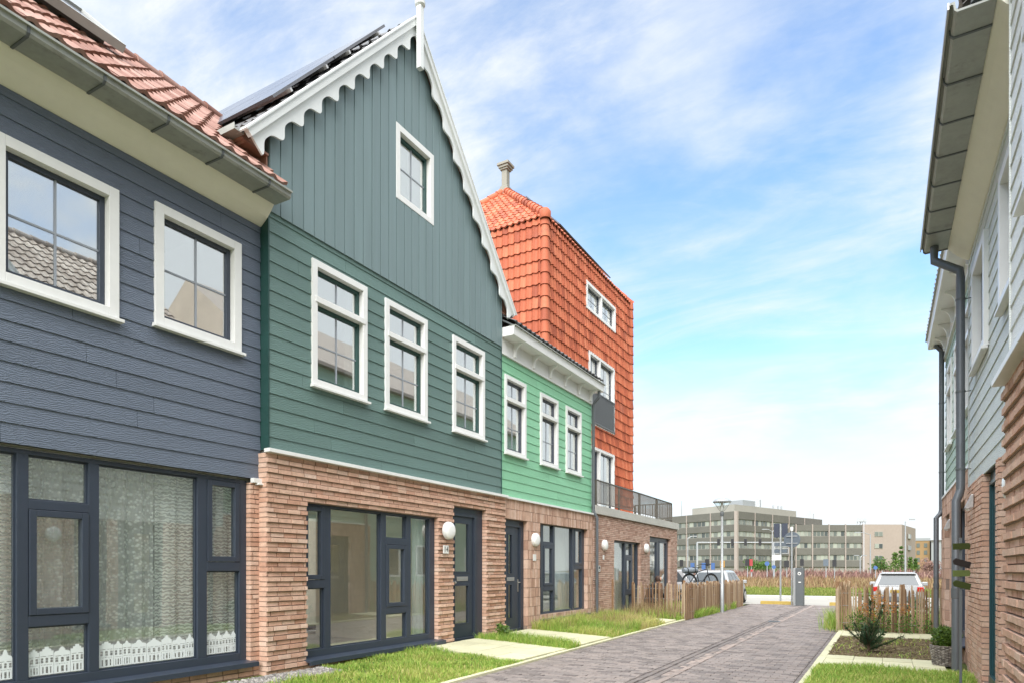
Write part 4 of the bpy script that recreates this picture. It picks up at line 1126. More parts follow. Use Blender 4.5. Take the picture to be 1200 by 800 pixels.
mb = MB(); cx, cy, cz = ap[0], ap[1], ap[2]
def sq(h0, h1, r0): mb.box(cx-r0, cx+r0, cy-r0, cy+r0, cz+h0, cz+h1)
sq(-.1,.12,.18); sq(.12,.2,.15); sq(.2,.78,.105); sq(.78,.84,.15); sq(.84,.92,.19); sq(.92,1.0,.23); sq(1.0,1.03,.2)
mb.build('roof_vent', M['off_light'], rfT, oT, bevel=.005)
# solar panels on the front slope, an open roof light on the side slope
for i in range(4):
    mb = MB(); c0 = Vector((tX+.06, tY0+1.5+i*1.06, ez)) + Vector((-k,0,k))*1.05 + Vector((k,0,k))*.15
    mb.obox(c0, ((0,1,0), (-k,0,k), (k,0,k)), (.52, .82, .018)); mb.build('solar_panel', M['solar'], rfT, oT)
mb = MB(); c0 = Vector((tX-3.35, tY0, ez)) + Vector((0,k,k))*1.25 + Vector((0,-k,k))*.28
mb.obox(c0, ((1,0,0), (0,.95,.30), (0,-.30,.95)), (.42, .52, .03)); ro = mb.build('roof_light', M['white'], rfT, oT)
mb = MB(); c1 = Vector((tX-3.35, tY0, ez)) + Vector((0,k,k))*1.30 + Vector((0,-k,k))*.06
mb.obox(c1, ((1,0,0), (0,k,k), (0,-k,k)), (.42, .58, .06)); mb.build('roof_light_frame', M['greybox'], ro, oT)
window(T, tX, 1, *tw_[0], split=21.2, fw=.10, sill=False, bars=True, proud=.06)
window(T, tX, 1, *tw_[1], split=21.05, fw=.10, sill=False, bars=True, hbar=.6, proud=.06)
window(T, tX, 1, *tw_[2], split=21.05, fw=.10, sill=False, bars=True, proud=.06)
mb = MB()                                                    # french balcony
y = 20.2
while y < 22.34: mb.box(tX+.075, tX+.09, y-.011, y+.011, 6.42, 7.42); y += .075
mb.box(tX+.068, tX+.098, 20.13, 22.38, 7.42, 7.46); mb.box(tX+.068, tX+.098, 20.13, 22.38, 6.38, 6.42); mb.box(tX+.06, tX+.066, 20.2, 22.3, 6.42, 7.42)
mb.build('window_railing', M['greybox'], T, oT)
mb = MB(); rx = -6.985; zt_, zb_ = 3.98, 3.36                  # terrace railing, front and far end
def bal(p, q, step=.095):
    p, q = Vector(p), Vector(q); d = (q-p); L = d.length; d.normalize(); s = 0.06
    while s < L-.03:
        c = p + d*s; mb.box(c.x-.009, c.x+.009, c.y-.009, c.y+.009, zb_, zt_); s += step
    mb.tube([(p.x,p.y,zt_+.012),(q.x,q.y,zt_+.012)], .024, 6); mb.tube([(p.x,p.y,zb_),(q.x,q.y,zb_)], .016, 6)
bal((rx,17.08,0),(rx,24.55,0)); bal((rx,24.55,0),(-8.42,24.55,0))
rlg = mb.build('terrace_railing', M['rail'], T, oT)
for (px_, py_) in [(rx, yy) for yy in (17.08,18.9,20.8,22.7,24.55)] + [(-8.42,24.55)]:
    pb = MB(); pb.box(px_-.03, px_+.03, py_-.011, py_+.011, 3.275, zt_+.01); pb.box(px_-.045, px_+.045, py_-.045, py_+.045, 3.275, 3.287); pb.build('railing_post', M['rail'], rlg, oT)

# ---------------- right: off-white gabled house (nearest), pale grey house, sage house
Rb = thing('row_house', 'off white gabled house on ribbed salmon brick, nearest on the right', 'house', (0.88, 3.7, 0), group='houses along the lane')
rbw = [(1.40,2.52,4.085,5.855),(3.10,4.22,4.085,5.855),(4.86,5.98,4.085,5.855)]
gRb = [(.95,2.10,.06,2.68),(2.60,5.05,.2,2.43)]
house_gabled(Rb, 0.90, -1, 0.68, 6.68, rbw, (3.16,4.20,7.60,8.85), 3.68, 10.78, 3.37, 'clad_white', 'clad_white', None, gRb, 'clad_white', 'anthracite', 81, panels=False)
bars = [(2.58,2.66,.22,2.44),(3.10,3.22,.33,2.4),(4.30,4.42,.33,2.4),(4.98,5.07,.22,2.44),(2.66,4.98,.22,.33),(2.66,4.98,2.38,2.44)]
glazed_front(Rb, 0.965, -1, bars, [(2.66,3.10,.33,2.38),(3.22,4.30,.33,2.38),(4.42,4.98,.33,2.38)], [], sill=(2.58,5.1,.135,.205,.2))
door(Rb, 0.98, -1, .94, 2.11, .06, 2.70, (1.02,1.85,.16,2.5), [(1.2,1.66,1.44,2.375),(1.2,1.66,.44,1.17)], slot=(1.25,1.62,1.26,1.34))
Ra = thing('row_house', 'pale grey clapboard house with deep zinc gutter, in the middle on the right', 'house', (1.08, 9.2, 0), group='houses along the lane')
xR = 1.08; r0, r1 = 6.70, 11.62
raw = [(7.20,8.45,4.14,5.52),(9.58,10.85,4.14,5.52)]
mb = MB(); hs = [(w[0]+.02, w[1]-.02, w[2]+.02, w[3]-.02) for w in raw]
clap(mb, xR+.012, -1, r0, r1, 2.66, 5.98, 0.19, hs, seed=91); mb.build('cladding', M['clad_pale'], Ra, loc(Ra))
mb = MB(); slab_wall(mb, xR+.014, xR+.13, r0, r1-.002, 2.67, 6.2, hs); mb.build('wall', M['greybox'], Ra, loc(Ra))
mb = MB(); mb.box(xR-.012, xR+.10, r1-.001, r1+.03, 2.66, 6.2); mb.build('corner_board', M['clad_white'], Ra, loc(Ra))
for w in raw: window(Ra, xR, -1, *w, fw=.105, proud=.05)
gRa = [(8.82,9.98,.08,2.66),(7.86,8.6,.25,2.66)]
mb = MB(); mm = MB()
bricks(mb, mm, 1.055, -1, 6.72, 11.62, -0.04, 2.66, gRa, jit=.003, seed=93, bh=.055, depth=.16)
mb.build('brickwork', M['brick_b'], Ra, loc(Ra)); mm.build('mortar', M['mortar'], Ra, loc(Ra))
door(Ra, 1.145, -1, 8.81, 9.99, .08, 2.66, (9.09,9.90,.18,2.5), [(9.28,9.7,1.44,2.375),(9.28,9.7,.44,1.17)], slot=(9.3,9.68,1.26,1.34), m='doorteal')
glazed_front(Ra, 1.14, -1, [(7.86,7.95,.25,2.66),(8.51,8.6,.25,2.66),(7.95,8.51,.25,.35),(7.95,8.51,2.58,2.66)], [(7.95,8.51,.35,2.58)], [], sill=(7.82,8.64,.17,.25,.12))
shell(Ra, xR, -1, r0, r1, 6.15, hs+gRa, rear=True)
eave(Ra, xR, -1, 6.72, 11.62, tile='tile_g', joints=0.655, j0=.30, lip='alu', seed=95)
Rc = thing('row_house', 'sage green clapboard house with bracketed cornice, farthest on the right', 'house', (1.15, 14.5, 0), group='houses along the lane')
gRc = [(12.4,14.3,.30,2.60),(15.2,16.3,.08,2.60)]
house_cornice(Rc, 1.17, -1, 11.64, 17.25, [(12.1,13.06,3.985,5.66),(13.9,14.87,3.985,5.66),(15.5,16.47,3.985,5.66)], gRc, 'clad_sage', 'anthracite', 101, [12.1,13.0,13.9,14.8,15.7,16.55,17.15], 1.10, roofm='tile_g')
glazed_front(Rc, 1.22, -1, [(12.39,12.5,.3,2.6),(14.2,14.31,.3,2.6),(12.5,14.2,.3,.4),(12.5,14.2,2.52,2.6),(13.2,13.3,.4,2.52)], [(12.5,13.2,.4,2.52),(13.3,14.2,.4,2.52)], [], sill=(12.36,14.36,.22,.30,.2))
door(Rc, 1.22, -1, 15.19, 16.31, .08, 2.6, (15.3,16.15,.18,2.45), [(15.5,15.95,1.4,2.3)], slot=(15.5,15.9,1.2,1.28))

# the next house behind the right hand garden: out of the frame, but mirrored in the upper windows on the left
Nb = thing('row_house', 'pale clapboard house behind the right hand garden, turned end on to the lane', 'house', (7.5, 29, 0), group='houses along the lane')
mb = MB(); nw = [(18.4+2.4*i, 19.4+2.4*i, z, z+1.6) for i in range(9) for z in (1.2, 4.2, 7.4)]
clap(mb, 7.51, -1, 17.4, 41, .3, 10.6, .2, nw, seed=111); mb.build('cladding', M['clad_sage'], Nb, loc(Nb))
mb = MB(); slab_wall(mb, 7.52, 7.7, 17.4, 41, 0, 10.6, nw); mb.box(7.7, 14, 17.4, 17.55, 0, 10.6); mb.box(7.7, 14, 40.85, 41, 0, 10.6); mb.box(8.5, 8.6, 17.55, 40.85, 0, 10.6); mb.build('wall', M['clad_pale'], Nb, loc(Nb))
mb = MB(); mb.prism([(7.2, 10.6), (10.8, 13.6), (14.4, 10.6), (14.4, 10.45), (7.2, 10.45)], 17.2, 41.2, axis='y'); mb.build('roof', M['tile_g'], Nb, loc(Nb), recalc=True)
for w in nw:
    mb = MB(); frame_boxes(mb, 7.46, 7.6, w[0]-.02, w[1]+.02, w[2]-.02, w[3]+.02, .1); f = mb.build('window', M['white'], Nb, loc(Nb))
    mb = MB(); mb.box(7.55, 7.56, w[0]+.07, w[1]-.07, w[2]+.07, w[3]-.07); mb.build('pane', M['carglass'], f, loc(Nb))
# ------------------------------------------------------------------ things on and around the houses
def downpipe(label, pts, r, clips, o, xw):
    t = thing('downpipe', label, 'downpipe', (pts[-1][0], pts[-1][1], 0), group='grey downpipes')
    mb = MB(); mb.tube(pts, r, 12); pb = mb.build('pipe', M['pipe'], t, loc(t), smooth=True)
    for (x, y, z) in clips:
        mb = MB(); mb.lathe([(r+.004,-.012),(r+.006,-.012),(r+.006,.012),(r+.004,.012)], (x,y,z), 14)
        mb.tube([(x,y,z),(xw,y,z)], .007, 6); mb.build('pipe_clip', M['greybox'], t, loc(t))
    for z in (pts[-1][2]+1.15,):
        mb = MB(); x, y = pts[-1][0], pts[-1][1]; mb.lathe([(r+.001,-.06),(r+.006,-.055),(r+.006,.06),(r+.001,.06)], (x,y,z), 14); mb.build('pipe_collar', M['pipe'], t, loc(t), smooth=True)
    return t
downpipe('grey downpipe between the mint green house and the orange tiled tower house', [(-6.80,16.86,6.38),(-6.80,16.86,6.22),(-6.985,16.90,6.05),(-6.985,16.90,3.16),(-6.97,16.915,3.06),(-6.90,16.95,2.93),(-6.90,16.95,-.02)], .042, [(-6.985,16.9,4.9),(-6.985,16.9,3.5),(-6.90,16.95,1.2)], 1, -7.03)
downpipe('grey swan necked downpipe under the deep zinc gutter, by the brick pier on the right', [(.64,11.42,6.19),(.64,11.42,5.98),(.94,11.28,5.72),(.945,11.26,5.60),(.945,11.26,2.62),(.93,11.24,2.55),(.885,11.15,2.44),(.885,11.15,-.02)], .056, [(.945,11.26,5.3),(.945,11.26,4.0),(.945,11.26,2.9),(.885,11.15,1.2)], -1, 1.07)
downpipe('thin grey downpipe at the far end of the sage green house', [(.98,17.05,6.38),(1.09,17.05,6.22),(1.09,17.05,2.78),(1.07,17.03,2.70),(.985,16.95,2.60),(.985,16.95,-.02)], .05, [(1.09,17.05,5.1),(1.09,17.05,3.6),(.985,16.95,1.3)], -1, 1.16)

def wall_lamp(label, x, o, y, z, r=.158, d=.11):
    t = thing('wall_lamp', label, 'wall lamp', (x, y, z), group='round white wall lamps')
    mb = MB(); mb.lathe([(r*.96,0),(r*.99,.012),(r*.99,.035),(r*.9,.04)], (x,y,z), 32, axis=(o,0,0)); mb.build('base_ring', M['white'], t, loc(t), smooth=True)
    mb = MB(); mb.lathe([(r*.93,.034),(r*.97,.05),(r*.93,.078),(r*.78,.098),(r*.45,.108),(r*.05,d)], (x,y,z), 32, axis=(o,0,0)); mb.build('lamp_shade', M['lampw'], t, loc(t), smooth=True)
    return t
wall_lamp('round white lamp above the number 14 beside the dark green house door', -6.945, 1, 9.865, 2.19, .165)
wall_lamp('round white lamp between the door and window of the mint green house', -7.01, 1, 13.42, 2.17)
wall_lamp('round white lamp beside the grey downpipe on the brown brick wall', -6.995, 1, 17.68, 2.19)
wall_lamp('round white lamp between the window and patio door of the tower house', -6.995, 1, 21.48, 2.21)
wall_lamp('round white lamp on the brick beside the narrow window of the pale grey house', 1.05, -1, 7.42, 2.25)
wall_lamp('round white lamp beside the door of the off white house', .83, -1, 2.34, 2.2)
def spot_lamp(label, x, y, z):
    t = thing('wall_spotlight', label, 'wall lamp', (x, y, z), group='wedge wall lamps')
    mb = MB(); mb.prism([(x,z+.11),(x-.03,z+.10),(x-.10,z-.07),(x-.085,z-.095),(x,z-.07)], y-.045, y+.045, axis='y'); mb.build('housing', M['alu'], t, loc(t), recalc=True, bevel=.006)
    mb = MB(); mb.lathe([(.03,0),(.034,-.02),(.02,-.035)], (x-.055,y,z-.075), 14); mb.build('lens', M['lampw'], t, loc(t), smooth=True)
spot_lamp('grey wedge lamp at the top of the right brick pier behind the downpipe', 1.045, 10.75, 2.38)
spot_lamp('small grey wedge lamp on the brick of the sage green house', 1.095, 15.0, 2.33)

def text_mesh(s, size, extr=.001):
    cu = bpy.data.curves.new('digits', 'FONT'); cu.body = s; cu.size = size; cu.extrude = extr; cu.align_x = 'CENTER'; cu.align_y = 'CENTER'
    ob = bpy.data.objects.new('digits', cu); C.objects.link(ob)
    bpy.context.view_layer.update()
    me = bpy.data.meshes.new_from_object(ob.evaluated_get(bpy.context.evaluated_depsgraph_get()))
    bpy.data.objects.remove(ob)
    return me
def plate(label, x, y, z, w, h, text=None):
    t = thing('number_plate', label, 'number plate', (x, y, z))
    mb = MB(); mb.box(x, x+.012, y-w/2, y+w/2, z-h/2, z+h/2); mb.build('plate', M['plate'], t, loc(t), bevel=.004)
    if text:
        me = text_mesh(text, h*.95); me.materials.append(M['black'])
        d = bpy.data.objects.new('digits', me); C.objects.link(d); d.parent = t
        d.matrix_local = Matrix.Translation((.0135, 0, 0)) @ Matrix(((0,0,1,0),(1,0,0,0),(0,1,0,0),(0,0,0,1)))
    return t
plate('white plate reading 14 under the round lamp by the dark green door', -6.942, 9.81, 1.845, .17, .15, '14')
plate('small pale plate under the round lamp of the mint green house', -7.008, 13.42, 1.76, .15, .15)
plate('small white plate under the lamp next to the grey downpipe', -6.994, 17.66, 1.84, .11, .13)
t = thing('doorbell', 'small grey doorbell panel on the brown brick beside the downpipe', 'doorbell', (-6.995, 17.3, 1.52))
mb = MB(); mb.box(-6.995,-6.965,17.22,17.36,1.43,1.60); mb.build('housing', M['plate'], t, loc(t), bevel=.004)
mb = MB(); mb.box(-6.965,-6.962,17.25,17.33,1.50,1.58); mb.lathe([(.016,0),(.014,.008)], (-6.965,17.29,1.465), 12, axis=(1,0,0)); mb.build('button', M['black'], t, loc(t))

# film cut-outs on the slate blue house's window
for i, (y0, y1, lb) in enumerate(((2.14,3.12,'white canal house film along the bottom of the leftmost pane'),(3.255,3.77,'white canal house film on the small pane under the opening sash'),(3.915,5.02,'white canal house film along the widest curtained pane'),(5.185,5.61,'white canal house film on the narrow pane by the brick'))):
    mb = decal('', gw-.0475, y0, y1, .425, .285, 5+i)
    tag(mb.build('window_film', M['sticker'], None, (gw, (y0+y1)/2, .42)), lb, 'window film', 'canal house window films')

# curtains
def curtain(label, x, y0, y1, z0, z1, m, amp=.03, wl=.16, seed=1, group='window curtains'):
    r = random.Random(seed); vs = []; fs = []; N = max(12, int((y1-y0)/.018)); K = 6; ph = r.uniform(0, 6)
    for k in range(K+1):
        z = z1 + (z0-z1)*k/K
        for i in range(N+1):
            y = y0 + (y1-y0)*i/N
            a = amp*(0.55+.45*k/K)
            vs.append((x + a*math.sin(2*math.pi*y/wl + ph + .8*math.sin(y*3.1+ph)) + .3*a*math.sin(2*math.pi*y/(wl*.43)), y, z))
    for k in range(K):
        for i in range(N):
            a = k*(N+1)+i; fs.append((a, a+1, a+N+2, a+N+1))
    mb = MB(); mb.add(vs, fs)
    o = mb.build('curtain', M[m], None, ((x), (y0+y1)/2, z0), smooth=True)
    tag(o, label, 'curtain', group)
curtain('zigzag patterned net curtain behind the leftmost ground floor pane', -7.42, 1.9, 3.35, .16, 2.6, 'wavenet', .02, .3, 1)
curtain('dense lace net curtain in the middle of the big window', -7.44, 3.36, 4.62, .16, 2.6, 'lace', .035, .22, 2)
curtain('zigzag patterned net curtain beside the brick corner', -7.42, 4.63, 5.7, .16, 2.6, 'wavenet', .03, .24, 3)
curtain('second layer of lace hanging behind the big window', -7.56, 3.0, 5.2, .16, 2.6, 'lace', .04, .33, 4)
curtain('white sheer in the right upper window of the dark green house', xB-.20, 10.22, 11.18, 4.12, 5.82, 'sheer', .02, .13, 5)
curtain('white sheer drawn across the gable window', xB-.20, 8.58, 9.42, 7.65, 8.80, 'sheer', .02, .12, 6)
curtain('narrow white sheer at the right of the first green upper window', xB-.20, 7.55, 7.75, 4.12, 5.82, 'sheer', .02, .07, 15)
for i, (a, b, n) in enumerate(((12.15,13.03,'left'),(13.82,14.71,'middle'),(15.25,16.14,'right'))):
    curtain('white sheer in the %s upper window of the mint green house' % n, xC-.19, a, b, 4.0, 5.63, 'sheer', .02, .12, 20+i)
curtain('pale vertical folds behind the mint house ground floor window', -7.36, 13.75, 16.5, .3, 2.6, 'sheer', .035, .15, 9)
curtain('pale curtain edge at the right of the dark green house window', -7.30, 9.30, 9.60, .3, 2.42, 'sheer', .03, .1, 10)
curtain('pale curtain behind the tower house ground floor window', -7.40, 18.62, 20.9, .15, 2.36, 'sheer', .035, .2, 11)
for i, w in enumerate(tw_):
    curtain('white sheer behind the %s tower window' % ('top', 'french balcony', 'terrace')[i], tX-.24, w[0]+.1, w[1]-.1, w[2]+.05, w[3]-.05, 'sheer', .02, .15, 30+i)

# ------------------------------------------------------------------ fences
def paling(label, runs, base, seed, hgt=(1.0, 1.13), gap=.07, posts=(), dens=1.0):
    r = random.Random(seed)
    t = thing('paling_fence', label, 'fence', base)
    mb = MB(); wr = MB()
    for (p, q, g) in runs:
        p, q = Vector((p[0],p[1],0)), Vector((q[0],q[1],0)); d = q-p; L = d.length; d.normalize(); nrm = Vector((-d.y, d.x, 0)); s = 0
        while s < L:
            w = r.uniform(.026, .048); h = r.uniform(*hgt); c = p + d*s + nrm*r.uniform(-.012,.012)
            lean = d*r.uniform(-.025,.025) + nrm*r.uniform(-.02,.02)
            th = r.uniform(.008,.014); tt = r.random()
            b0 = c; b1 = c+lean
            vs = []
            for cc, z, k in ((b0, 0.0, 1), (b1, h-.06, 1), (b1, h, .35)):
                for (a, bb) in ((-1,-1),(1,-1),(1,1),(-1,1)): vs.append(cc + d*(a*w/2*k) + nrm*(bb*th) + Vector((0,0,z)))
            fs = [(0,1,5,4),(1,2,6,5),(2,3,7,6),(3,0,4,7),(4,5,9,8),(5,6,10,9),(6,7,11,10),(7,4,8,11),(8,9,10,11)]
            mb.add(vs, fs, tt)
            s += w + g*r.uniform(.5,1.5)
        for z in (.22, .62, .92):
            pts = [p + d*(L*i/12) + Vector((0,0,z+r.uniform(-.012,.012))) + nrm*(.02*(-1)**i) for i in range(13)]
            wr.tube(pts, .0035, 4)
    pl = mb.build('paling', M['pale_w'], t, base)
    wr.build('binding_wire', M['steel'], pl, base)
    for (x, y, h) in posts:
        pm = MB(); pm.tube([(x,y,-.05),(x,y,h-.02),(x,y,h)], [.045,.042,.036], 10); pm.build('post', M['post_w'], t, base, smooth=True)
    return t
FLX = lambda y: XL(y) - .035
paling('weathered chestnut paling fence around the left corner garden', [((-6.85,19.75),(FLX(19.4),19.38),.038),((FLX(19.4),19.42),(FLX(28.4),28.4),.004)], (-5.2,19.4,0), 5,
       posts=[(FLX(19.4)-.05,19.42,1.17),(FLX(22.4)-.07,22.4,1.12),(FLX(25.4)-.07,25.4,1.12),(FLX(28.4)-.05,28.4,1.15),(-6.85,19.8,1.1)], hgt=(.98,1.12))
paling('loose brown chestnut paling fence behind the planting bed on the right', [((-.99,17.62),(1.15,17.55),.013),((1.15,17.55),(4.6,17.5),.06),((-1.0,17.66),(-1.02,25.2),.035)], (0,17.6,0), 9,
       posts=[(-.98,17.70,1.2),(.35,17.60,1.14),(1.9,17.58,1.14),(-1.02,20.2,1.15),(-1.02,22.7,1.15),(-1.02,25.2,1.15),(4.6,17.5,1.14)], hgt=(1.0,1.16))
t = thing('garden_stake', 'single brown stake standing by the grey downpipe', 'stake', (-6.75,18.0,0))
mb = MB(); mb.tube([(-6.75,17.75,0),(-6.75,17.75,1.22)], .025, 8); mb.build('stake', M['post_w'], t, loc(t))

# ------------------------------------------------------------------ vegetation
def blades(name, m, n, pick, h, w, label, cat, seed, lean=.5, zf=lambda x, y: 0.0, kind='stuff', tint=None, parent=None, hf=None):
    r = random.Random(seed); mb = MB(); V = mb.v; F = mb.f; T_ = mb.t
    for _ in range(n):
        p = pick(r)
        if p is None: continue
        x, y = p; z = zf(x, y); a = r.uniform(0, 2*math.pi)
        k = hf(x, y, r) if hf else 1.0
        if k <= 0: continue
        H = r.uniform(*h)*k; ww = r.uniform(*w)
        dx, dy = math.cos(a), math.sin(a); b = a + r.uniform(-1,1) + 1.57
        L = H*r.uniform(.1, lean); lx, ly = math.cos(b)*L, math.sin(b)*L
        i = len(V)
        V += [(x-dx*ww, y-dy*ww, z), (x+dx*ww, y+dy*ww, z), (x+lx*.35-dx*ww*.8, y+ly*.35-dy*ww*.8, z+H*.6), (x+lx*.35+dx*ww*.8, y+ly*.35+dy*ww*.8, z+H*.6), (x+lx, y+ly, z+H)]
        F += [(i,i+1,i+3,i+2),(i+2,i+3,i+4)]
        tt = tint(r, x, y) if tint else r.random()
        T_ += [tt, tt]
    o = mb.build(name, M[m], parent)
    tag(o, label, cat, kind=kind) if parent is None else None
    return o
def vn(x, y, s=1.0):                         # cheap patchiness
    return (math.sin(x*2.1*s+1.3)*math.cos(y*1.7*s-.4) + math.sin(x*4.7*s-y*3.9*s+.7)*.6 + math.sin(y*7.3*s+x*1.9*s)*.35)/1.95
def rect(x0, x1, y0, y1): return lambda r: (r.uniform(x0, x1), r.uniform(y0, y1))
def yardpick(y0, y1, x0=-6.95):
    def f(r):
        y = r.uniform(y0, y1); return (r.uniform(x0, XL(y)-.06), y)
    return f
yzf = lambda x, y: yz(x)-.03
def gt(dry):
    return lambda r, x, y: min(1, max(0, r.gauss(.66 - dry*(.35+.5*vn(x,y,.8)), .2)))
def edge_h(x, y, r):
    k = 1.0
    if vn(x*1.6, y*1.6) < -.52 and r.random() < .7: return 0
    if x < -6.45 and y < 6.7: return 0.25 if r.random() < .1 else 0
    return k*max(.3, .7+.65*vn(x, y, 1.3))
blades('grass', 'grass', 33000, yardpick(4.2, 9.17), (.05,.13), (.003,.007), 'bright green grass in front of the dark green house', 'grass', 1, .8, yzf, tint=gt(.38), hf=edge_h)
blades('grass', 'grass', 6500, yardpick(10.80, 11.47), (.06,.24), (.003,.006), 'grass strip between the two slab paths', 'grass', 2, .7, yzf, tint=gt(.2), hf=lambda x,y,r: .8+.4*vn(x,y))
blades('grass', 'grass', 27000, yardpick(13.12, 17.46), (.07,.30), (.003,.006), 'rough green and straw coloured grass in front of the mint house', 'grass', 3, .7, yzf, tint=gt(.85), hf=lambda x,y,r: max(.25, .75+.65*vn(x,y,1.2))*(1.35 if x < -6.2 else 1))
blades('tall_grass', 'dryplant', 700, yardpick(13.3, 17.3), (.18,.5), (.0025,.005), 'straw coloured stalks standing in the rough grass before the mint house', 'weeds', 14, .7, yzf, hf=lambda x,y,r: 1 if vn(x,y,.9) > .05 else 0)
blades('tall_grass', 'dryplant', 2600, lambda r: (r.uniform(-6.95,-5.25), r.uniform(18.7,21.5)), (.2,.66), (.003,.006), 'tall dry brown weeds around the left paling fence', 'weeds', 4, .45, yzf, hf=lambda x,y,r: .7+.5*vn(x,y))
blades('tall_grass', 'grass', 9000, lambda r: (r.uniform(-6.95,FLX(20)-.02), r.uniform(18.62,27)), (.12,.40), (.003,.007), 'green and straw weeds inside the left fence', 'weeds', 5, .6, yzf, tint=gt(.6), hf=lambda x,y,r: .7+.5*vn(x,y))
blades('grass', 'grass', 1500, lambda r: (FLX(19)+r.uniform(-.02,.11), 20.3+abs(r.gauss(0,1.6)) if r.random()<.6 else r.choice((21.4,22.3,24.4,26.2))+r.gauss(0,.22)), (.08,.34), (.004,.008), 'green tufts along the foot of the left fence', 'grass', 6, .8, lambda x,y: .0, tint=gt(.1))
blades('grass', 'grass', 26000, rect(XR+.09, 1.02, 7.4, 10.95), (.05,.14), (.003,.007), 'bright green grass at the foot of the right hand houses', 'grass', 7, .8, lambda x,y: .01, tint=gt(.3), hf=lambda x,y,r: .8+.4*vn(x,y))
blades('weeds', 'grass', 900, rect(-.85, 1.05, 12.3, 16.05), (.02,.07), (.004,.010), 'sparse weeds on the planting bed', 'weeds', 8, 1.6, lambda x,y: .025, tint=gt(.5), hf=lambda x,y,r: 1 if vn(x,y,1.5) > -.1 else 0)
blades('tall_grass', 'grass', 10000, lambda r: (r.uniform(-.95,4.5), r.uniform(17.7,24.5)), (.1,.55), (.004,.009), 'green garden growth behind the right fence', 'weeds', 9, .7, lambda x,y: .0, tint=gt(.15), hf=lambda x,y,r: .6+.5*vn(x,y))
blades('tall_grass', 'grass', 900, lambda r: (-1.02+r.gauss(0,.16), 18.7+r.gauss(0,.55)), (.15,.6), (.003,.006), 'loose tuft leaning over the lane by the right fence corner', 'weeds', 10, .9, lambda x,y: .0, tint=gt(.35))
blades('verge_grass', 'grass_far', 42000, lambda r: (r.uniform(-26,12), 38.9+27*r.random()**1.6), (.06,.20), (.012,.03), 'green grass on the verge beyond the road', 'grass', 11, .7, lambda x,y: .03, tint=gt(.32), hf=lambda x,y,r: .8+.5*vn(x,y,.25))
blades('reeds', 'reed', 34000, lambda r: (r.uniform(-52,30), r.uniform(57,86)), (.4,1.2), (.02,.05), 'belt of dry brown reeds and grasses', 'reeds', 12, .5, lambda x,y: 0, hf=lambda x,y,r: (.75+.35*vn(x,y,.2))*(.55+.45*min(1,(y-57)/9)))
blades('scrub', 'heath', 16000, lambda r: (r.uniform(-62,34), r.uniform(101,125)), (.8,2.2), (.05,.13), 'low purplish brown scrub in front of the offices', 'scrub', 13, .6, lambda x,y: 0, hf=lambda x,y,r: .75+.35*vn(x,y,.12))
for (y0, y1, n, sd_) in ((4.6, 9.1, 900, 1), (10.9, 11.4, 120, 2), (13.2, 17.4, 900, 3)):
    r = random.Random(sd_); mb = MB()
    for _ in range(n):
        y = r.uniform(y0, y1); x = r.uniform(-6.9, XL(y)-.12)
        if vn(x*1.3+4, y*1.3) < .1 or (x < -6.45 and y < 6.7): continue
        z = yz(x) + r.uniform(0, .05); a = r.uniform(0, 6.28); s = r.uniform(.012, .032); tl = r.uniform(-.5, .5)
        d1 = Vector((math.cos(a), math.sin(a), tl)); d2 = Vector((-math.sin(a), math.cos(a), r.uniform(-.4, .4))); c = Vector((x, y, z))
        mb.add([c-d1*s, c-d2*s*.55, c+d1*s, c+d2*s*.55], [(0,1,2,3)], r.random())
    tag(mb.build('clover', M['box_leaf']), 'small broad leaved weeds among the front yard grass', 'weeds', kind='stuff')
# gravel strip and loose soil crumbs
r = random.Random(4); mb = MB()
for _ in range(3800):
    x, y = r.uniform(-6.92,-6.42), r.uniform(4.4,6.75)
    if x > -6.55+.1*math.sin(y*5) + .15*(6.7-y)/2: continue
    s = r.uniform(.006,.017); z = yz(x)-.02
    mb.obox((x,y,z+s*.4), ((r.gauss(0,1),r.gauss(0,1),r.gauss(0,.4)+.01),(r.gauss(0,1),r.gauss(0,1),.3),(0,0,1)), (s,s*.8,s*.6), r.random())
tag(mb.build('gravel', M['gravel']), 'grey gravel along the foot of the brick corner', 'gravel', kind='stuff')
mb = MB()
for _ in range(4200):
    x, y = r.uniform(-.84,1.06), r.uniform(12.29,16.06); s = r.uniform(.006,.022)
    mb.obox((x,y,.026+s*.3), ((r.gauss(0,1),r.gauss(0,1),.2),(r.gauss(0,1),r.gauss(0,1),.3),(0,0,1)), (s,s*.8,s*.5), .5)
tag(mb.build('soil_crumbs', M['soil']), 'loose crumbs of soil on the planting bed', 'soil', kind='stuff')

def leaves(mb, r, c, rad, n, size, shape=(1,1,1), shell_=.55, ns=0):
    for _ in range(n):
        while True:
            v = Vector((r.uniform(-1,1), r.uniform(-1,1), r.uniform(-1,1)))
            if v.length <= 1 and v.length > shell_*r.random(): break
        k = 1 + .22*math.sin(v.x*5+c[0]*3)*math.cos(v.y*4+v.z*5)
        p = Vector(c) + Vector((v.x*shape[0], v.y*shape[1], v.z*shape[2]))*rad*k
        a = Vector((r.gauss(0,1), r.gauss(0,1), r.gauss(0,1))).normalized(); b = a.orthogonal().normalized()
        s = size*r.uniform(.6,1.3)
        mb.add([p-a*s, p-b*s*.5, p+a*s, p+b*s*.5], [(0,1,2,3)], r.random())
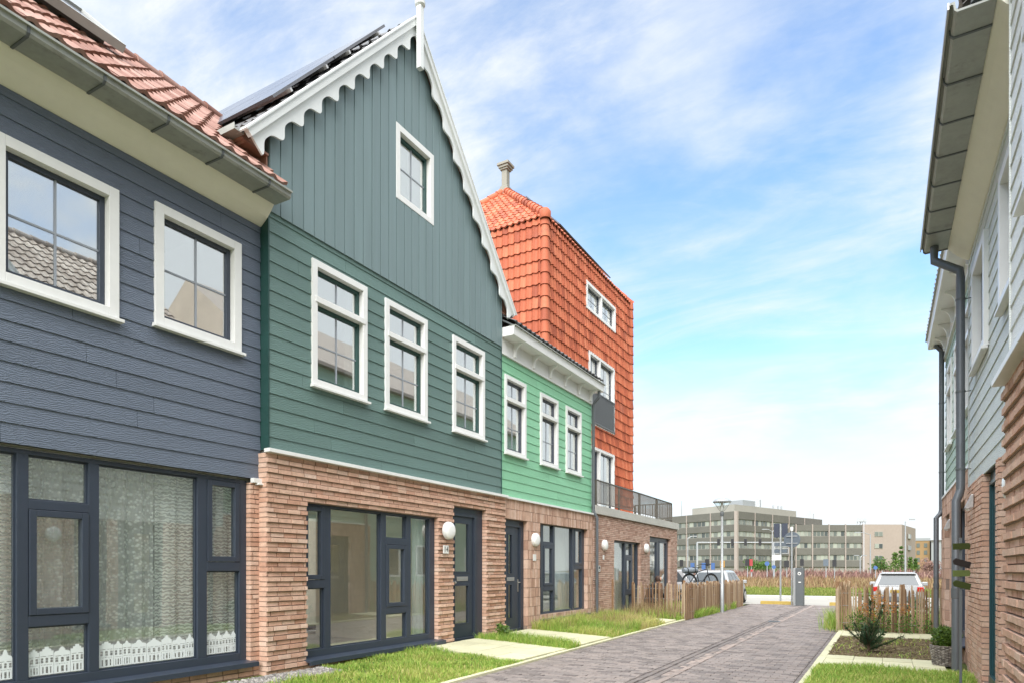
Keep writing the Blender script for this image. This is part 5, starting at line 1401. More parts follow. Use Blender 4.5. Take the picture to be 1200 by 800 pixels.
# young conifer in the planting bed
t = thing('young_conifer', 'small dark green yew like bush in the planting bed', 'bush', (-.23,12.92,.03))
mb = MB(); r = random.Random(8); b0 = Vector((-.23,12.92,.03)); st = []
for i in range(26):
    a = r.uniform(0,6.28); up = r.uniform(.35,1.5) if i else 3.0; L = r.uniform(.22,.42) if i else .68
    d = Vector((math.cos(a)*.75, math.sin(a)*.75, up)).normalized()
    if i == 1: d = Vector((.93,.1,.36)).normalized(); L = .56
    if i == 2: d = Vector((-.8,.1,.62)).normalized(); L = .48
    if i == 3: d = Vector((.35,.2,1)).normalized(); L = .66
    st.append((b0+Vector((0,0,.03+.16*r.random())), d, L))
for p, d, L in st: mb.tube([p, p+d*L*.6+Vector((0,0,.02)), p+d*L+Vector((0,0,.06))], [.009,.005,.002], 5)
mb.build('stem', M['bark'], t, loc(t))
mb = MB()
for p, d, L in st:
    for k in range(int(L*330)):
        s = r.uniform(.12,1.0)*L; q = p + d*s + Vector((0,0,.06*(s/L)**2)); a = Vector((r.gauss(0,1), r.gauss(0,1), r.gauss(0,.7))); a = (a - d*a.dot(d)).normalized()
        e = q + (a*.8+d*.55)*r.uniform(.03,.085); nn_ = a.cross(d).normalized()*.0065
        for (u_, v_) in ((q, e),): mb.add([u_-nn_, u_+nn_, v_+nn_*.5, v_-nn_*.5], [(0,1,2,3)], r.random())
mb.build('foliage', M['conifer'], t, loc(t))
# orange leaved shrub and green climbers along the right fence
def shrub(name, label, base, clusters, m, size, seed, stems=5, cat='shrub', group=None):
    r = random.Random(seed); t = thing(name, label, cat, base, group=group); B0 = Vector(base)
    mb = MB()
    for i in range(stems):
        c = clusters[i % len(clusters)]; q = Vector(c[0]) + Vector((r.gauss(0,.3),r.gauss(0,.3),r.gauss(0,.2)))*c[1]
        mb.tube([B0+Vector((r.gauss(0,.03),r.gauss(0,.03),0)), (B0+q)/2+Vector((r.gauss(0,.05),r.gauss(0,.05),.05)), q], [.012*c[1]*2,.007*c[1]*2,.003*c[1]*2], 5)
    mb.build('stem', M['bark'], t, base)
    mb = MB()
    for (c, rad, n, *sh) in clusters: leaves(mb, r, c, rad, n, size, sh[0] if sh else (1,1,1))
    mb.build('foliage', M[m], t, base)
    return t
shrub('maple_shrub', 'orange leaved shrub in front of the right paling fence', (-.15,17.1,.03), [((-.12,17.2,.80),.19,150),((.10,17.2,.62),.16,90),((-.42,17.2,.58),.15,80),((.42,17.2,.60),.14,60),((-.2,17.15,.45),.17,70)], 'maple', .024, 3, 9)
shrub('green_shrub', 'leafy green shrub growing low behind the orange one', (-.3,17.3,.03), [((-.55,17.25,.28),.25,260),((-.1,17.25,.28),.28,260),((.45,17.25,.25),.25,200),((.9,17.3,.2),.2,120)], 'leaf', .03, 4, 8)
shrub('green_shrub', 'green climber inside the right paling fence near its corner post', (-.45,18.4,0), [((-.4,18.3,.75),.22,200),((-.35,18.4,.4),.35,320),((.1,18.5,.35),.3,260)], 'leaf', .032, 5, 6)
shrub('green_shrub', 'bright green shrub behind the right end of the paling fence', (.9,18.8,0), [((.55,18.8,.45),.35,330),((1.05,18.9,.35),.33,300),((.75,19.2,.6),.25,160)], 'leaf', .032, 6, 6)
shrub('weed_plant', 'broad leaved pale green weed at the mint house doorstep', (-6.62,11.28,.1), [((-6.62,11.28,.30),.13,70),((-6.58,11.30,.2),.14,50)], 'box_leaf', .05, 7, 6, 'weed')
# wicker planter with box ball
px0, py0 = .80, 11.75
t = thing('planter_basket', 'grey brown wicker planter by the foot of the right downpipes', 'planter', (px0,py0,.04))
mb = MB(); r = random.Random(2)
for i in range(16):
    z = .05 + i*.019
    for k in range(26):
        a0, a1 = 2*math.pi*k/26, 2*math.pi*(k+1)/26; rr = .155 + .035*i/16
        o0 = .012*(1 if (k+i)%2 else -1); o1 = -o0
        p0 = (px0+(rr+o0)*math.cos(a0), py0+(rr+o0)*math.sin(a0), z); p1 = (px0+(rr+o1)*math.cos(a1), py0+(rr+o1)*math.sin(a1), z)
        mb.tube([p0, p1], .0105, 5, r.random(), cap=False)
mb.build('basket', M['wicker'], t, loc(t), smooth=True)
mb = MB(); mb.lathe([(.14,0.0),(.175,.29),(.17,.30),(.0,.28)], (px0,py0,.045), 20); mb.build('soil_filling', M['soil'], t, loc(t))
t2 = thing('box_ball', 'round boxwood ball growing in the wicker planter', 'bush', (px0,py0,.33))
mb = MB(); mb.tube([(px0,py0,.30),(px0,py0,.46)], .012, 6); mb.build('stem', M['bark'], t2, loc(t2))
mb = MB(); leaves(mb, random.Random(5), (px0,py0,.47), .185, 3200, .017, (1,1,.86), .9); mb.build('foliage', M['box_leaf'], t2, loc(t2))

# ------------------------------------------------------------------ small street things
# finger post with four blank boards
fx, fy = .755, 8.98
t = thing('finger_post', 'garden post with four dark and mossy arrow boards', 'signpost', (fx,fy,0))
mb = MB(); mb.box(fx-.013, fx+.013, fy-.013, fy+.013, -.02, 1.83); mb.build('post', M['greybox'], t, loc(t), bevel=.002)
for (z, m, rot, w, flip) in ((1.735,'arrow_g',.03,.098,1),(1.545,'arrow_d',-.26,.10,-1),(1.43,'arrow_l',.02,.098,1),(1.30,'arrow_g',-.24,.10,-1)):
    mb = MB(); dx = Vector((.87,.49,0)); up = Vector((0,0,1)); nn_ = dx.cross(up)
    c = Vector((fx,fy,z)) + nn_*.022 + dx*(-.004)
    u1 = dx*math.cos(rot)+up*math.sin(rot); v1 = up*math.cos(rot)-dx*math.sin(rot)
    pts = [(-w,-.035),(w,-.035),(w,.035),(-w,.035)] if flip > 0 else [(-w,-.005),(-w+.02,-.036),(w,-.036),(w,.036),(-w+.02,.036),(-w,.012)]
    if flip > 0: pts = [(-w,-.035),(w-.012,-.035),(w,.0),(w-.012,.035),(-w,.035)]
    A_ = [c+u1*a+v1*b_-nn_*.006 for a,b_ in pts]; B_ = [c+u1*a+v1*b_+nn_*.006 for a,b_ in pts]; n_ = len(pts)
    mb.add(A_+B_, [tuple(range(n_-1,-1,-1)), tuple(range(n_,2*n_))]+[(i,(i+1)%n_,(i+1)%n_+n_,i+n_) for i in range(n_)])
    mb.build('arrow_board', M[m], t, loc(t), recalc=True)
# street lamp
lx, ly = -4.93, 23.62
t = thing('street_lamp', 'slim grey street lamp with a conical glass head beside the left fence', 'street lamp', (lx,ly,0))
mb = MB(); mb.tube([(lx,ly,-.03),(lx,ly,1.0),(lx,ly,1.02),(lx,ly,3.42)], [.068,.064,.05,.044], 14); mb.build('pole', M['steel'], t, loc(t), smooth=True)
mb = MB(); mb.lathe([(.05,3.36),(.062,3.40),(.062,3.50),(.05,3.53)], (lx,ly,0), 16); mb.build('collar', M['greybox'], t, loc(t), smooth=True)
mb = MB(); mb.lathe([(.055,3.52),(.10,3.58),(.30,3.86)], (lx,ly,0), 24, cap=False); mb.build('lamp_shade', M['glass'], t, loc(t), smooth=True)
mb = MB(); mb.lathe([(.315,3.85),(.318,3.875),(.26,3.93),(.14,3.985),(.03,4.0)], (lx,ly,0), 24); mb.build('hood', M['steel'], t, loc(t), smooth=True)
mb = MB(); mb.lathe([(.03,3.55),(.045,3.6),(.045,3.8),(.06,3.85)], (lx,ly,0), 12); mb.build('lantern_core', M['lampw'], t, loc(t), smooth=True)
for k in range(4):
    a = k*math.pi/2+.5; mb = MB(); mb.tube([(lx+.06*math.cos(a),ly+.06*math.sin(a),3.53),(lx+.305*math.cos(a),ly+.305*math.sin(a),3.86)], .006, 5); mb.build('strut', M['greybox'], t, loc(t))
# ticket column
mx, my = -3.08, 29.7
t = thing('parking_column', 'dark grey column with a white emblem at the end of the lane', 'column', (mx,my,0), rz=R(-8))
mb = MB(); mb.box(-.115,.19,-.11,.11,0,1.58); mb.build('cabinet', M['greybox'], t, (0,0,0), bevel=.01)
mb = MB(); mb.box(-.215,-.118,-.10,.10,-.0,1.56); mb.build('side_panel', M['steel'], t, (0,0,0), bevel=.01)
mb = MB(); mb.lathe([(.068,0),(.068,.006)], (.04,-.111,1.34), 20, axis=(0,-1,0)); mb.build('emblem', M['plate'], t, (0,0,0))
mb = MB(); mb.lathe([(.038,0),(.038,.003)], (.04,-.1172,1.34), 18, axis=(0,-1,0)); mb.box(.015,.065,-.1185,-.1172,1.325,1.355); mb.build('emblem_core', M['greybox'], t, (0,0,0))
mb = MB(); mb.box(.0,.10,-.114,-.1105,.96,1.0); mb.build('label_strip', M['plate'], t, (0,0,0))
# round sign seen from behind
sx, sy = -3.42, 30.25
t = thing('round_sign', 'round traffic sign seen from behind next to the grey column', 'sign', (sx,sy,0))
mb = MB(); mb.tube([(sx,sy,-.05),(sx,sy,3.20)], .035, 10); mb.build('pole', M['steel'], t, loc(t), smooth=True)
mb = MB(); mb.lathe([(.325,0),(.335,.006),(.335,.018),(.325,.022)], (sx,sy+.04,2.78), 36, axis=(.1,1,0)); mb.build('disc', M['signback'], t, loc(t))
mb = MB(); mb.box(sx-.05,sx+.05,sy-.05,sy+.05,3.16,3.32); mb.build('cap', M['plate'], t, loc(t), bevel=.01)
for z in (2.63,2.93):
    mb = MB(); mb.box(sx-.22,sx+.22,sy+.0,sy+.035,z-.012,z+.012); mb.build('bracket', M['steel'], t, loc(t))
# plate sign seen from behind
sx, sy = -4.12, 32.2
t = thing('street_sign', 'post with two navy sign backs and small plates', 'sign', (sx,sy,0))
mb = MB(); mb.tube([(sx,sy,-.05),(sx,sy,3.6)], .04, 10); mb.build('pole', M['steel'], t, loc(t), smooth=True)
for x_ in (-.17,.17):
    mb = MB(); mb.box(sx+x_-.125,sx+x_+.125,sy+.04,sy+.06,2.98,3.62); mb.build('panel', M['signnavy'], t, loc(t), bevel=.004)
for z in (2.36,2.66):
    mb = MB(); frame_boxes(mb, 0, .02, -.34, .34, z-.13, z+.13, .03); 
    mb.v = [(sx+q[1], sy+.05+q[0], q[2]) for q in mb.v]; mb.build('frame', M['steel'], t, loc(t))
    mb = MB(); mb.box(sx-.28,sx+.28,sy+.058,sy+.064,z-.08,z+.08); mb.build('small_plate', M['signback'], t, loc(t))
mb = MB(); mb.box(sx-.36,sx+.04,sy-.08,sy-.06,1.94,2.18); mb.build('white_plate', M['plate'], t, loc(t), bevel=.004)
t = thing('drain_grate', 'small dark drain grate in the middle of the lane', 'drain', (-2.74,20.1,0))
mb = MB(); frame_boxes(mb, 0, .012, -.15, .15, -.17, .17, .03); mb.v = [(-2.74+q[1], 20.1+q[2], -.002+q[0]) for q in mb.v]; mb.build('frame', M['greybox'], t, loc(t))
mb = MB()
for k in range(7): mb.box(-2.86+k*.036,-2.845+k*.036,19.96,20.24,-.004,.008)
mb.build('grating', M['greybox'], t, loc(t))
# yellow bumper blocks
for i, (a, b, lb) in enumerate(((-4.75,-3.35,'long yellow wheel stop in front of the grey column'),(-2.0,-1.55,'short yellow wheel stop beside the right fence'))):
    t = thing('wheel_stop', lb, 'wheel stop', ((a+b)/2,30.7,0), group='yellow wheel stops')
    mb = MB(); mb.prism([(30.62,-.02),(30.82,-.02),(30.79,.13),(30.65,.13)], a, b); mb.build('block', M['yellow'], t, loc(t), recalc=True, bevel=.015)

# ------------------------------------------------------------------ cars
def car(label, x, y, rz, hgt=1.47, wid=1.78, length=4.1, suv=False, m='carwhite', name='parked_car'):
    """rear end at local -Y, wheels on z=0"""
    t = thing(name, label, 'car', (x, y, 0), rz=rz, group='white parked cars'); hw = wid/2; O = (0,0,0)
    zb = .62*hgt
    st = [(-length/2,.38,.80*zb,.90),(-length/2+.04,.34,zb-.02,.96),(-length/2+.25,.24,zb+.02,1.0),(-.9,.20,zb+.03,1.0),(.5,.20,zb+.02,1.0),(1.2,.22,zb-.03,.985),(length/2-.35,.26,zb-.18,.93),(length/2-.05,.34,zb-.34,.82),(length/2,.40,zb-.42,.74)]
    vs = []; fs = []; K = 10
    for (yy, z0, z1, k) in st:
        w = hw*k
        pr = [(-w*.90,z0),(-w*.985,z0+.10),(-w,z0+.28),(-w*.985,z1-.06),(-w*.93,z1),(w*.93,z1),(w*.985,z1-.06),(w,z0+.28),(w*.985,z0+.10),(w*.90,z0)]
        vs += [(p[0], yy, p[1]) for p in pr]
    for i in range(len(st)-1):
        for k in range(K): fs.append((i*K+k, i*K+(k+1)%K, (i+1)*K+(k+1)%K, (i+1)*K+k))
    fs += [tuple(range(K-1,-1,-1)), tuple((len(st)-1)*K+k for k in range(K))]
    mb = MB(); mb.add(vs, fs)
    body = mb.build('body', M[m], t, O, smooth=True, recalc=True)
    yr = -length/2; rake = .10 if suv else .30
    lo = [(-hw*.92,yr+.10),(hw*.92,yr+.10),(hw*.90,.95),(-hw*.90,.95)]; hi = [(-hw*.70,yr+.18+rake),(hw*.70,yr+.18+rake),(hw*.70,.15),(-hw*.70,.15)]
    mb = MB(); zt = hgt-.05
    rm = [(-hw*.60,yr+.30+rake),(hw*.60,yr+.30+rake),(hw*.58,-.05),(-hw*.58,-.05)]
    mb.add([(p[0],p[1],zb-.0) for p in lo]+[(p[0],p[1],zt) for p in hi]+[(p[0],p[1],hgt) for p in rm], [(0,1,5,4),(1,2,6,5),(2,3,7,6),(3,0,4,7),(4,5,9,8),(5,6,10,9),(6,7,11,10),(7,4,8,11),(8,9,10,11)])
    mb.build('cabin', M[m], t, O, recalc=True, bevel=.03)
    def pane(quad, ins, nm='window', mm_='carglass'):
        q = [Vector(v) for v in quad]; c = sum(q, Vector())/4; nn_ = (q[1]-q[0]).cross(q[3]-q[0]).normalized()
        if nn_.dot(c-Vector((0,c.y*.4,.6))) < 0: nn_ = -nn_
        p = [c+(v-c)*ins for v in q]; mb = MB()
        mb.add([v+nn_*.012 for v in p]+[v-nn_*.02 for v in p], [(0,1,2,3),(7,6,5,4),(0,4,5,1),(1,5,6,2),(2,6,7,3),(3,7,4,0)]); mb.build(nm, M[mm_], t, O, recalc=True)
    L3 = lambda i: (lo[i][0],lo[i][1],zb); H3 = lambda i: (hi[i][0],hi[i][1],zt)
    pane((L3(0),L3(1),H3(1),H3(0)), .84, 'rear_window'); pane((L3(2),L3(3),H3(3),H3(2)), .86, 'windscreen')
    for s in (0, 1):
        a, b, c_, d = (L3(0),L3(3),H3(3),H3(0)) if s == 0 else (L3(1),L3(2),H3(2),H3(1))
        l = lambda u, v: tuple(Vector(a).lerp(Vector(b), u).lerp(Vector(d).lerp(Vector(c_), u), v))
        pane((l(.06,.1),l(.36,.1),l(.36,.9),l(.12,.9)), 1.0, 'side_window'); pane((l(.39,.1),l(.66,.1),l(.66,.9),l(.39,.9)), 1.0, 'side_window'); pane((l(.69,.1),l(.92,.1),l(.86,.9),l(.69,.9)), 1.0, 'side_window')
    for sx_ in (-1,1):
        mb = MB(); mb.box(sx_*hw*.93, sx_*hw*.70, yr-.012, yr+.10, zb-.20, zb-.02); mb.build('tail_lamp', M['carred'], t, O, bevel=.015)
        mb = MB(); mb.box(sx_*hw*.86, sx_*hw*.55, length/2-.20, length/2-.03, zb-.42, zb-.30); mb.build('headlight', M['alu'], t, O, bevel=.02)
        mb = MB(); mb.box(sx_*(hw+.16), sx_*(hw*.93), .62,.76, zb-.02, zb+.13); mb.build('mirror', M[m], t, O, bevel=.03)
        for yy in (yr+.78, length/2-.82):
            mb = MB(); mb.lathe([(.20,-.09),(.30,-.10),(.325,-.07),(.325,.07),(.30,.10),(.20,.09)], (sx_*(hw-.095),yy,.325), 24, axis=(1,0,0)); wh = mb.build('wheel', M['rubber'], t, O, smooth=True)
            mb = MB(); mb.lathe([(.205,0),(.205,.02),(.07,.035),(.03,.035)], (sx_*(hw-.005),yy,.325), 18, axis=(sx_,0,0)); mb.build('rim', M['alu'], wh, O, smooth=True)
    mb = MB(); mb.box(-hw*.88,hw*.88,yr-.05,yr+.12,.30,.50); mb.build('bumper', M['greybox' if suv else m], t, O, bevel=.03)
    mb = MB(); mb.box(-.26,.26,yr-.058,yr-.05,.40,.50) if not suv else mb.box(-.26,.26,yr-.018,yr-.008,.62,.73); mb.build('number_plate', M['yellow'], t, O)
    if suv:
        for sx_ in (-1,1):
            mb = MB(); mb.tube([(sx_*hw*.62,yr+.5,hgt+.03),(sx_*hw*.62,.1,hgt+.04)], .02, 6); mb.build('roof_rail', M['alu'], t, O)
        mb = MB(); mb.box(-hw*.66,hw*.66,yr+.16,yr+.38,hgt-.07,hgt-.035); mb.build('spoiler', M[m], t, O, bevel=.01)
    return t
car('white hatchback parked behind the left paling fence', -6.42, 30.2, R(0), 1.47)
car('white estate car with roof rails parked behind the right paling fence', .50, 31.0, R(-1), 1.40, 1.76, 4.4, True)
car('white car mostly hidden behind the tower house corner', -9.2, 29.0, R(90), 1.5, 1.78, 4.2, name='parked_car')

# ------------------------------------------------------------------ bicycles behind the left fence
def bicycle(label, x, y, z, rz, roll=0, tilt=0):
    t = thing('bicycle', label, 'bicycle', (x,y,z), rz=rz, group='bicycles behind the left fence'); O = (0,0,0); wr_ = .345
    for yy, nm in ((-.52,'rear'),(.55,'front')):
        mb = MB(); pts = [(0, yy+wr_*math.cos(a), wr_+wr_*math.sin(a)) for a in [2*math.pi*i/36 for i in range(37)]]
        mb.tube(pts, .022, 6, cap=False); w = mb.build('wheel', M['rubber'], t, O, smooth=True)
        mb = MB(); pts = [(0, yy+.318*math.cos(a), wr_+.318*math.sin(a)) for a in [2*math.pi*i/36 for i in range(37)]]
        mb.tube(pts, .010, 5, cap=False); mb.build('rim', M['spoke'], w, O)
        mb = MB()
        for i in range(18):
            a = 2*math.pi*i/18; mb.tube([((-1)**i*.025, yy+.03*math.cos(a+.9), wr_+.03*math.sin(a+.9)), (0, yy+.315*math.cos(a), wr_+.315*math.sin(a))], .0022, 3)
        mb.tube([(-.05,yy,wr_),(.05,yy,wr_)], .022, 8); mb.build('spokes', M['spoke'], w, O)
        mb = MB(); pts = [(0, yy+.378*math.cos(a), wr_+.378*math.sin(a)) for a in [R(10)+R(150)*i/14 for i in range(15)]]; mb.tube(pts, .018, 6); mb.build('mudguard', M['bikeblack'], t, O, smooth=True)
    bb = (0,-.02,.30); seat = (0,-.20,.86); head = (0,.36,.90); headb = (0,.40,.68); ra = (0,-.52,wr_); fa = (0,.55,wr_)
    mb = MB(); mb.tube([bb, seat], .018, 8); mb.tube([bb, headb], .020, 8); mb.tube([(0,-.17,.76), head], .018, 8); mb.tube([head, headb, fa], .016, 8)
    for s in (-.03,.03): mb.tube([bb,(s,-.52,wr_)], .011, 6); mb.tube([(0,-.16,.74),(s,-.52,wr_)], .009, 6)
    mb.build('frame', M['bikeblack'], t, O, smooth=True)
    mb = MB(); mb.prism([(-.36,.90),(-.10,.90),(-.06,.93),(-.12,.965),(-.30,.955),(-.36,.98)], -.05, .05); mb.build('saddle', M['black'], t, O, bevel=.02, recalc=True)
    mb = MB(); mb.tube([head,(0,.34,1.06)], .013, 6); mb.tube([(-.30,.12,1.02),(-.27,.30,1.08),(0,.36,1.07),(.27,.30,1.08),(.30,.12,1.02)], .012, 6); mb.build('handlebar', M['black'], t, O, smooth=True)
    mb = MB(); 
    for s in (-.07,.07): mb.tube([(s,-.18,.745),(s,-.80,.745)], .008, 5); mb.tube([(s,-.62,.745),(s*.5,-.52,wr_)], .007, 5)
    for k in range(4): mb.tube([(-.07,-.3-.15*k,.745),(.07,-.3-.15*k,.745)], .007, 5)
    mb.build('luggage_rack', M['bikeblack'], t, O)
    mb = MB(); mb.lathe([(.10,-.008),(.10,.008)], (.05,-.02,.30), 24, axis=(1,0,0)); mb.tube([(.07,-.02,.30),(.07,.10,.20)], .010, 5); mb.tube([(-.07,-.02,.30),(-.07,-.14,.40)], .010, 5); mb.box(.07,.16,.05,.15,.185,.205); mb.box(-.16,-.07,-.19,-.09,.40,.42)
    mb.tube([(.05,-.02,.40),(.05,-.52,.39)], .004, 4); mb.tube([(.05,-.02,.20),(.05,-.52,.30)], .004, 4)
    mb.build('crank_set', M['black'], t, O)
    return t
BZ = R(-34); bx, by = -6.11, 25.33
bicycle('black bicycle on a raised stand carrying a grey roll', bx, by, .63, BZ)
t = thing('bike_stand', 'low timber stand under the raised bicycle', 'stand', (bx,by,0))
mb = MB(); mb.obox((bx,by,.59), ((math.cos(BZ),math.sin(BZ),0),(-math.sin(BZ),math.cos(BZ),0),(0,0,1)), (.22,.85,.025))
for a in (-.7,.7):
    c = Vector((bx,by,0)) + Vector((-math.sin(BZ),math.cos(BZ),0))*a; mb.box(c.x-.05,c.x+.05,c.y-.05,c.y+.05,-.02,.57)
mb.build('timber_frame', M['post_w'], t, loc(t))
bd = Vector((-math.sin(BZ), math.cos(BZ), 0)); rc = Vector((bx,by,0)) - bd*.48
t = thing('bag_roll', 'grey rolled bag strapped on the bicycle rack', 'bag', (rc.x,rc.y,1.39))
mb = MB(); c = rc + Vector((0,0,1.475)); mb.lathe([(.02,-.34),(.09,-.33),(.105,-.28),(.10,-.1),(.108,0),(.10,.12),(.105,.28),(.085,.33),(.02,.34)], c, 18, axis=(bd.x,bd.y,.03)); mb.build('roll', M['bagroll'], t, loc(t), smooth=True)
for k in (-.18,.18):
    mb = MB(); mb.lathe([(.109,-.018),(.113,-.018),(.113,.018),(.109,.018)], c+bd*k, 18, axis=(bd.x,bd.y,.03)); mb.build('strap', M['black'], t, loc(t))
bicycle('second black bicycle standing lower at the tower house corner', -6.62, 26.3, -.02, R(-30))

# ------------------------------------------------------------------ person bending down behind the fence
def person(label, x, y, z, rz):
    t = thing('person', label, 'person', (x,y,z), rz=rz)
    J = {'pel':(0,0,.55,.145),'wai':(0,.07,.74,.135),'che':(0,.20,.92,.155),'sho':(0,.27,1.03,.13),'nec':(0,.31,1.09,.055),
         'shl':(-.17,.26,1.00,.075),'ell':(-.27,.38,.80,.05),'wrl':(-.17,.52,.62,.035),'hal':(-.15,.56,.57,.036),
         'shr':(.17,.26,1.00,.075),'elr':(.27,.38,.80,.05),'wrr':(.17,.52,.62,.035),'har':(.15,.56,.57,.036),
         'hil':(-.10,.02,.52,.10),'knl':(-.13,.40,.50,.072),'anl':(-.12,.24,.09,.045),'tol':(-.12,.40,.04,.04),
         'hir':(.10,.02,.52,.10),'knr':(.13,.40,.50,.072),'anr':(.12,.24,.09,.045),'tor':(.12,.40,.04,.04)}
    E_ = [('pel','wai'),('wai','che'),('che','sho'),('sho','nec'),('sho','shl'),('shl','ell'),('ell','wrl'),('wrl','hal'),('sho','shr'),('shr','elr'),('elr','wrr'),('wrr','har'),('pel','hil'),('hil','knl'),('knl','anl'),('anl','tol'),('pel','hir'),('hir','knr'),('knr','anr'),('anr','tor')]
    ks = list(J); me = bpy.data.meshes.new('body'); me.from_pydata([J[k][:3] for k in ks], [(ks.index(a), ks.index(b)) for a, b in E_], [])
    ob = bpy.data.objects.new('body', me); C.objects.link(ob); ob.parent = t; me.materials.append(M['jacket'])
    sk = ob.modifiers.new('skin', 'SKIN'); sk.use_smooth_shade = True
    for i, k in enumerate(ks): me.skin_vertices[0].data[i].radius = (J[k][3], J[k][3])
    me.skin_vertices[0].data[0].use_root = True
    ob.modifiers.new('sub', 'SUBSURF').render_levels = 2
    mb = MB(); mb.lathe([(.02,-.115),(.055,-.10),(.075,-.04),(.083,.02),(.075,.075),(.045,.105),(.01,.115)], (.02,.37,1.17), 18, axis=(.05,.35,1)); 
    mb.lathe([(.012,0),(.008,.02)], (.02,.455,1.15), 8, axis=(0,1,0)); mb.build('head', M['skin'], t, (0,0,0), smooth=True)
    mb = MB(); mb.lathe([(.088,-.05),(.094,.02),(.085,.08),(.05,.115),(.008,.125)], (.02,.352,1.18), 18, axis=(.0,-.15,1)); mb.build('hair', M['hair'], t, (0,0,0), smooth=True)
    return t
t = thing('garden_stool', 'low wooden stool under the seated person behind the fence', 'stool', (-6.5,20.1,0))
mb = MB(); mb.box(-6.70,-6.30,19.92,20.28,.36,.41); mb.build('seat', M['post_w'], t, loc(t), bevel=.01)
for a in (-.16,.16):
    for b_ in (-.14,.14):
        mb = MB(); mb.box(-6.5+a-.02,-6.5+a+.02,20.1+b_-.02,20.1+b_+.02,-.02,.36); mb.build('leg', M['post_w'], t, loc(t))
person('person in a dark jacket with brown hair sitting hunched behind the left fence', -6.5, 20.1, .0, R(-60))

# ------------------------------------------------------------------ far background
def wbox(mb, P, U, N, a0, a1, d0, d1, z0, z1, t=.5):
    c = P + U*((a0+a1)/2) + N*((d0+d1)/2); c = Vector((c.x, c.y, (z0+z1)/2)); mb.obox(c, (U, N, (0,0,1)), (abs(a1-a0)/2, abs(d1-d0)/2, (z1-z0)/2), t)
t = thing('office_building', 'grey concrete office block with ribbon windows beyond the field', 'office building', (-36,200,0))
oO = loc(t); P0_ = Vector((-36.2,192.1,0)); U1 = (Vector((-19.1,235.1,0))-P0_).normalized(); N1 = Vector((U1.y,-U1.x,0)); L1 = 50.0
U2 = Vector((-U1.y, U1.x, 0)); U2 = (Vector((-63.1,205.6,0))-P0_).normalized(); N2 = Vector((-U2.y,U2.x,0)); 
if N2.y > 0: N2 = -N2
if N1.x < 0: N1 = -N1
FH = 3.36; TOP = 18.25; L2 = 40.0
rows = [TOP-2.2-FH*k-1.55 for k in range(5)]
core = MB(); cc_ = [P0_ - N1*1.2 - N2*1.2]
def quad_block(mb, pts, z0, z1): mb.prism([(p.x,p.y) for p in pts], z0, z1, axis='z')
A0 = P0_; A1 = P0_+U1*L1; A2 = A1+U2*L2; A3 = P0_+U2*L2
ins = lambda p, k: p + (A0+A2-2*p)*0.5*k
quad_block(core, [ins(q,.02) for q in (A0,A1,A2,A3)], 0, TOP-.3)
core.build('core_wall', M['off_light'], t, oO, recalc=True)
bd_ = MB()
for (U, N, L) in ((U1,N1,L1),(U2,N2,L2)):
    z = TOP
    wbox(bd_, P0_, U, N, 0, L, -.6, 0, TOP-2.2, TOP)
    for k in range(5): wbox(bd_, P0_, U, N, 0, L, -.6, 0, max(0,rows[k]-(FH-1.55)), rows[k])
bd_.build('spandrel_bands', M['off_dark'], t, oO)
col = MB()
wbox(col, P0_, U1, N1, -.3, .55, -.5, .35, 0, TOP); 
for s in (9.6,19.2,28.8,38.4): wbox(col, P0_, U1, N1, s-.12, s+.12, -.3, .12, 0, TOP)
for s in (9,18,27): wbox(col, P0_, U2, N2, s-.12, s+.12, -.3, .12, 0, TOP)
wbox(col, P0_, U2, N2, 22.6, 23.4, -.3, .3, 0, rows[1]-2)
col.build('columns', M['off_col'], t, oO)
rw = random.Random(3)
def win_unit(P, U, N, a, w, zb, h, parent, n):
    mb = MB(); wbox(mb, P, U, N, a, a+w, -.45, -.30, zb, zb+h)
    f = mb.build('window', M['off_light'], parent, oO)
    g = MB()
    for i in range(n): wbox(g, P, U, N, a+w*(i+.09)/n, a+w*(i+.91)/n, -.31, -.27, zb+.12, zb+h-.12, rw.random())
    g.build('pane', M['off_glass'], f, oO)
for k in range(4):
    for j in range(10): win_unit(P0_, U1, N1, .7+j*4.8, 4.6, rows[k], 1.55, t, 3)
    for j in range(6): win_unit(P0_, U2, N2, .7+j*4.5, 4.3, rows[k], 1.55, t, 3)
pent = MB(); Q = P0_ + U1*8 + U2*6; quad_block(pent, [Q, Q+U1*36, Q+U1*36+U2*16, Q+U2*16], TOP-.2, TOP+2.9); Q2 = P0_+U1*9+U2*8
pent.build('penthouse', M['off_light'], t, oO, recalc=True)
def rp(mb_): mb_.build('roof_plant', M['steel'], t, oO, recalc=True)
ru = MB(); Q = P0_ + U1*17 + U2*9; quad_block(ru, [Q, Q+U1*7, Q+U1*7+U2*5, Q+U2*5], TOP+2.8, TOP+5.1); rp(ru)
for s in (33,36,38): 
    c = P0_+U1*s+U2*8; ru = MB(); ru.tube([(c.x,c.y,TOP+2.8),(c.x,c.y,TOP+4.3)], .25, 8); rp(ru)
c = P0_+U1*25+U2*9; ru = MB(); ru.box(c.x-1,c.x+1,c.y-1,c.y+1,TOP+2.8,TOP+5.6); rp(ru)
c = P0_+U2*20; ru = MB(); ru.tube([(c.x,c.y,TOP),(c.x,c.y,TOP+4.5)], .12, 6)
rp(ru)
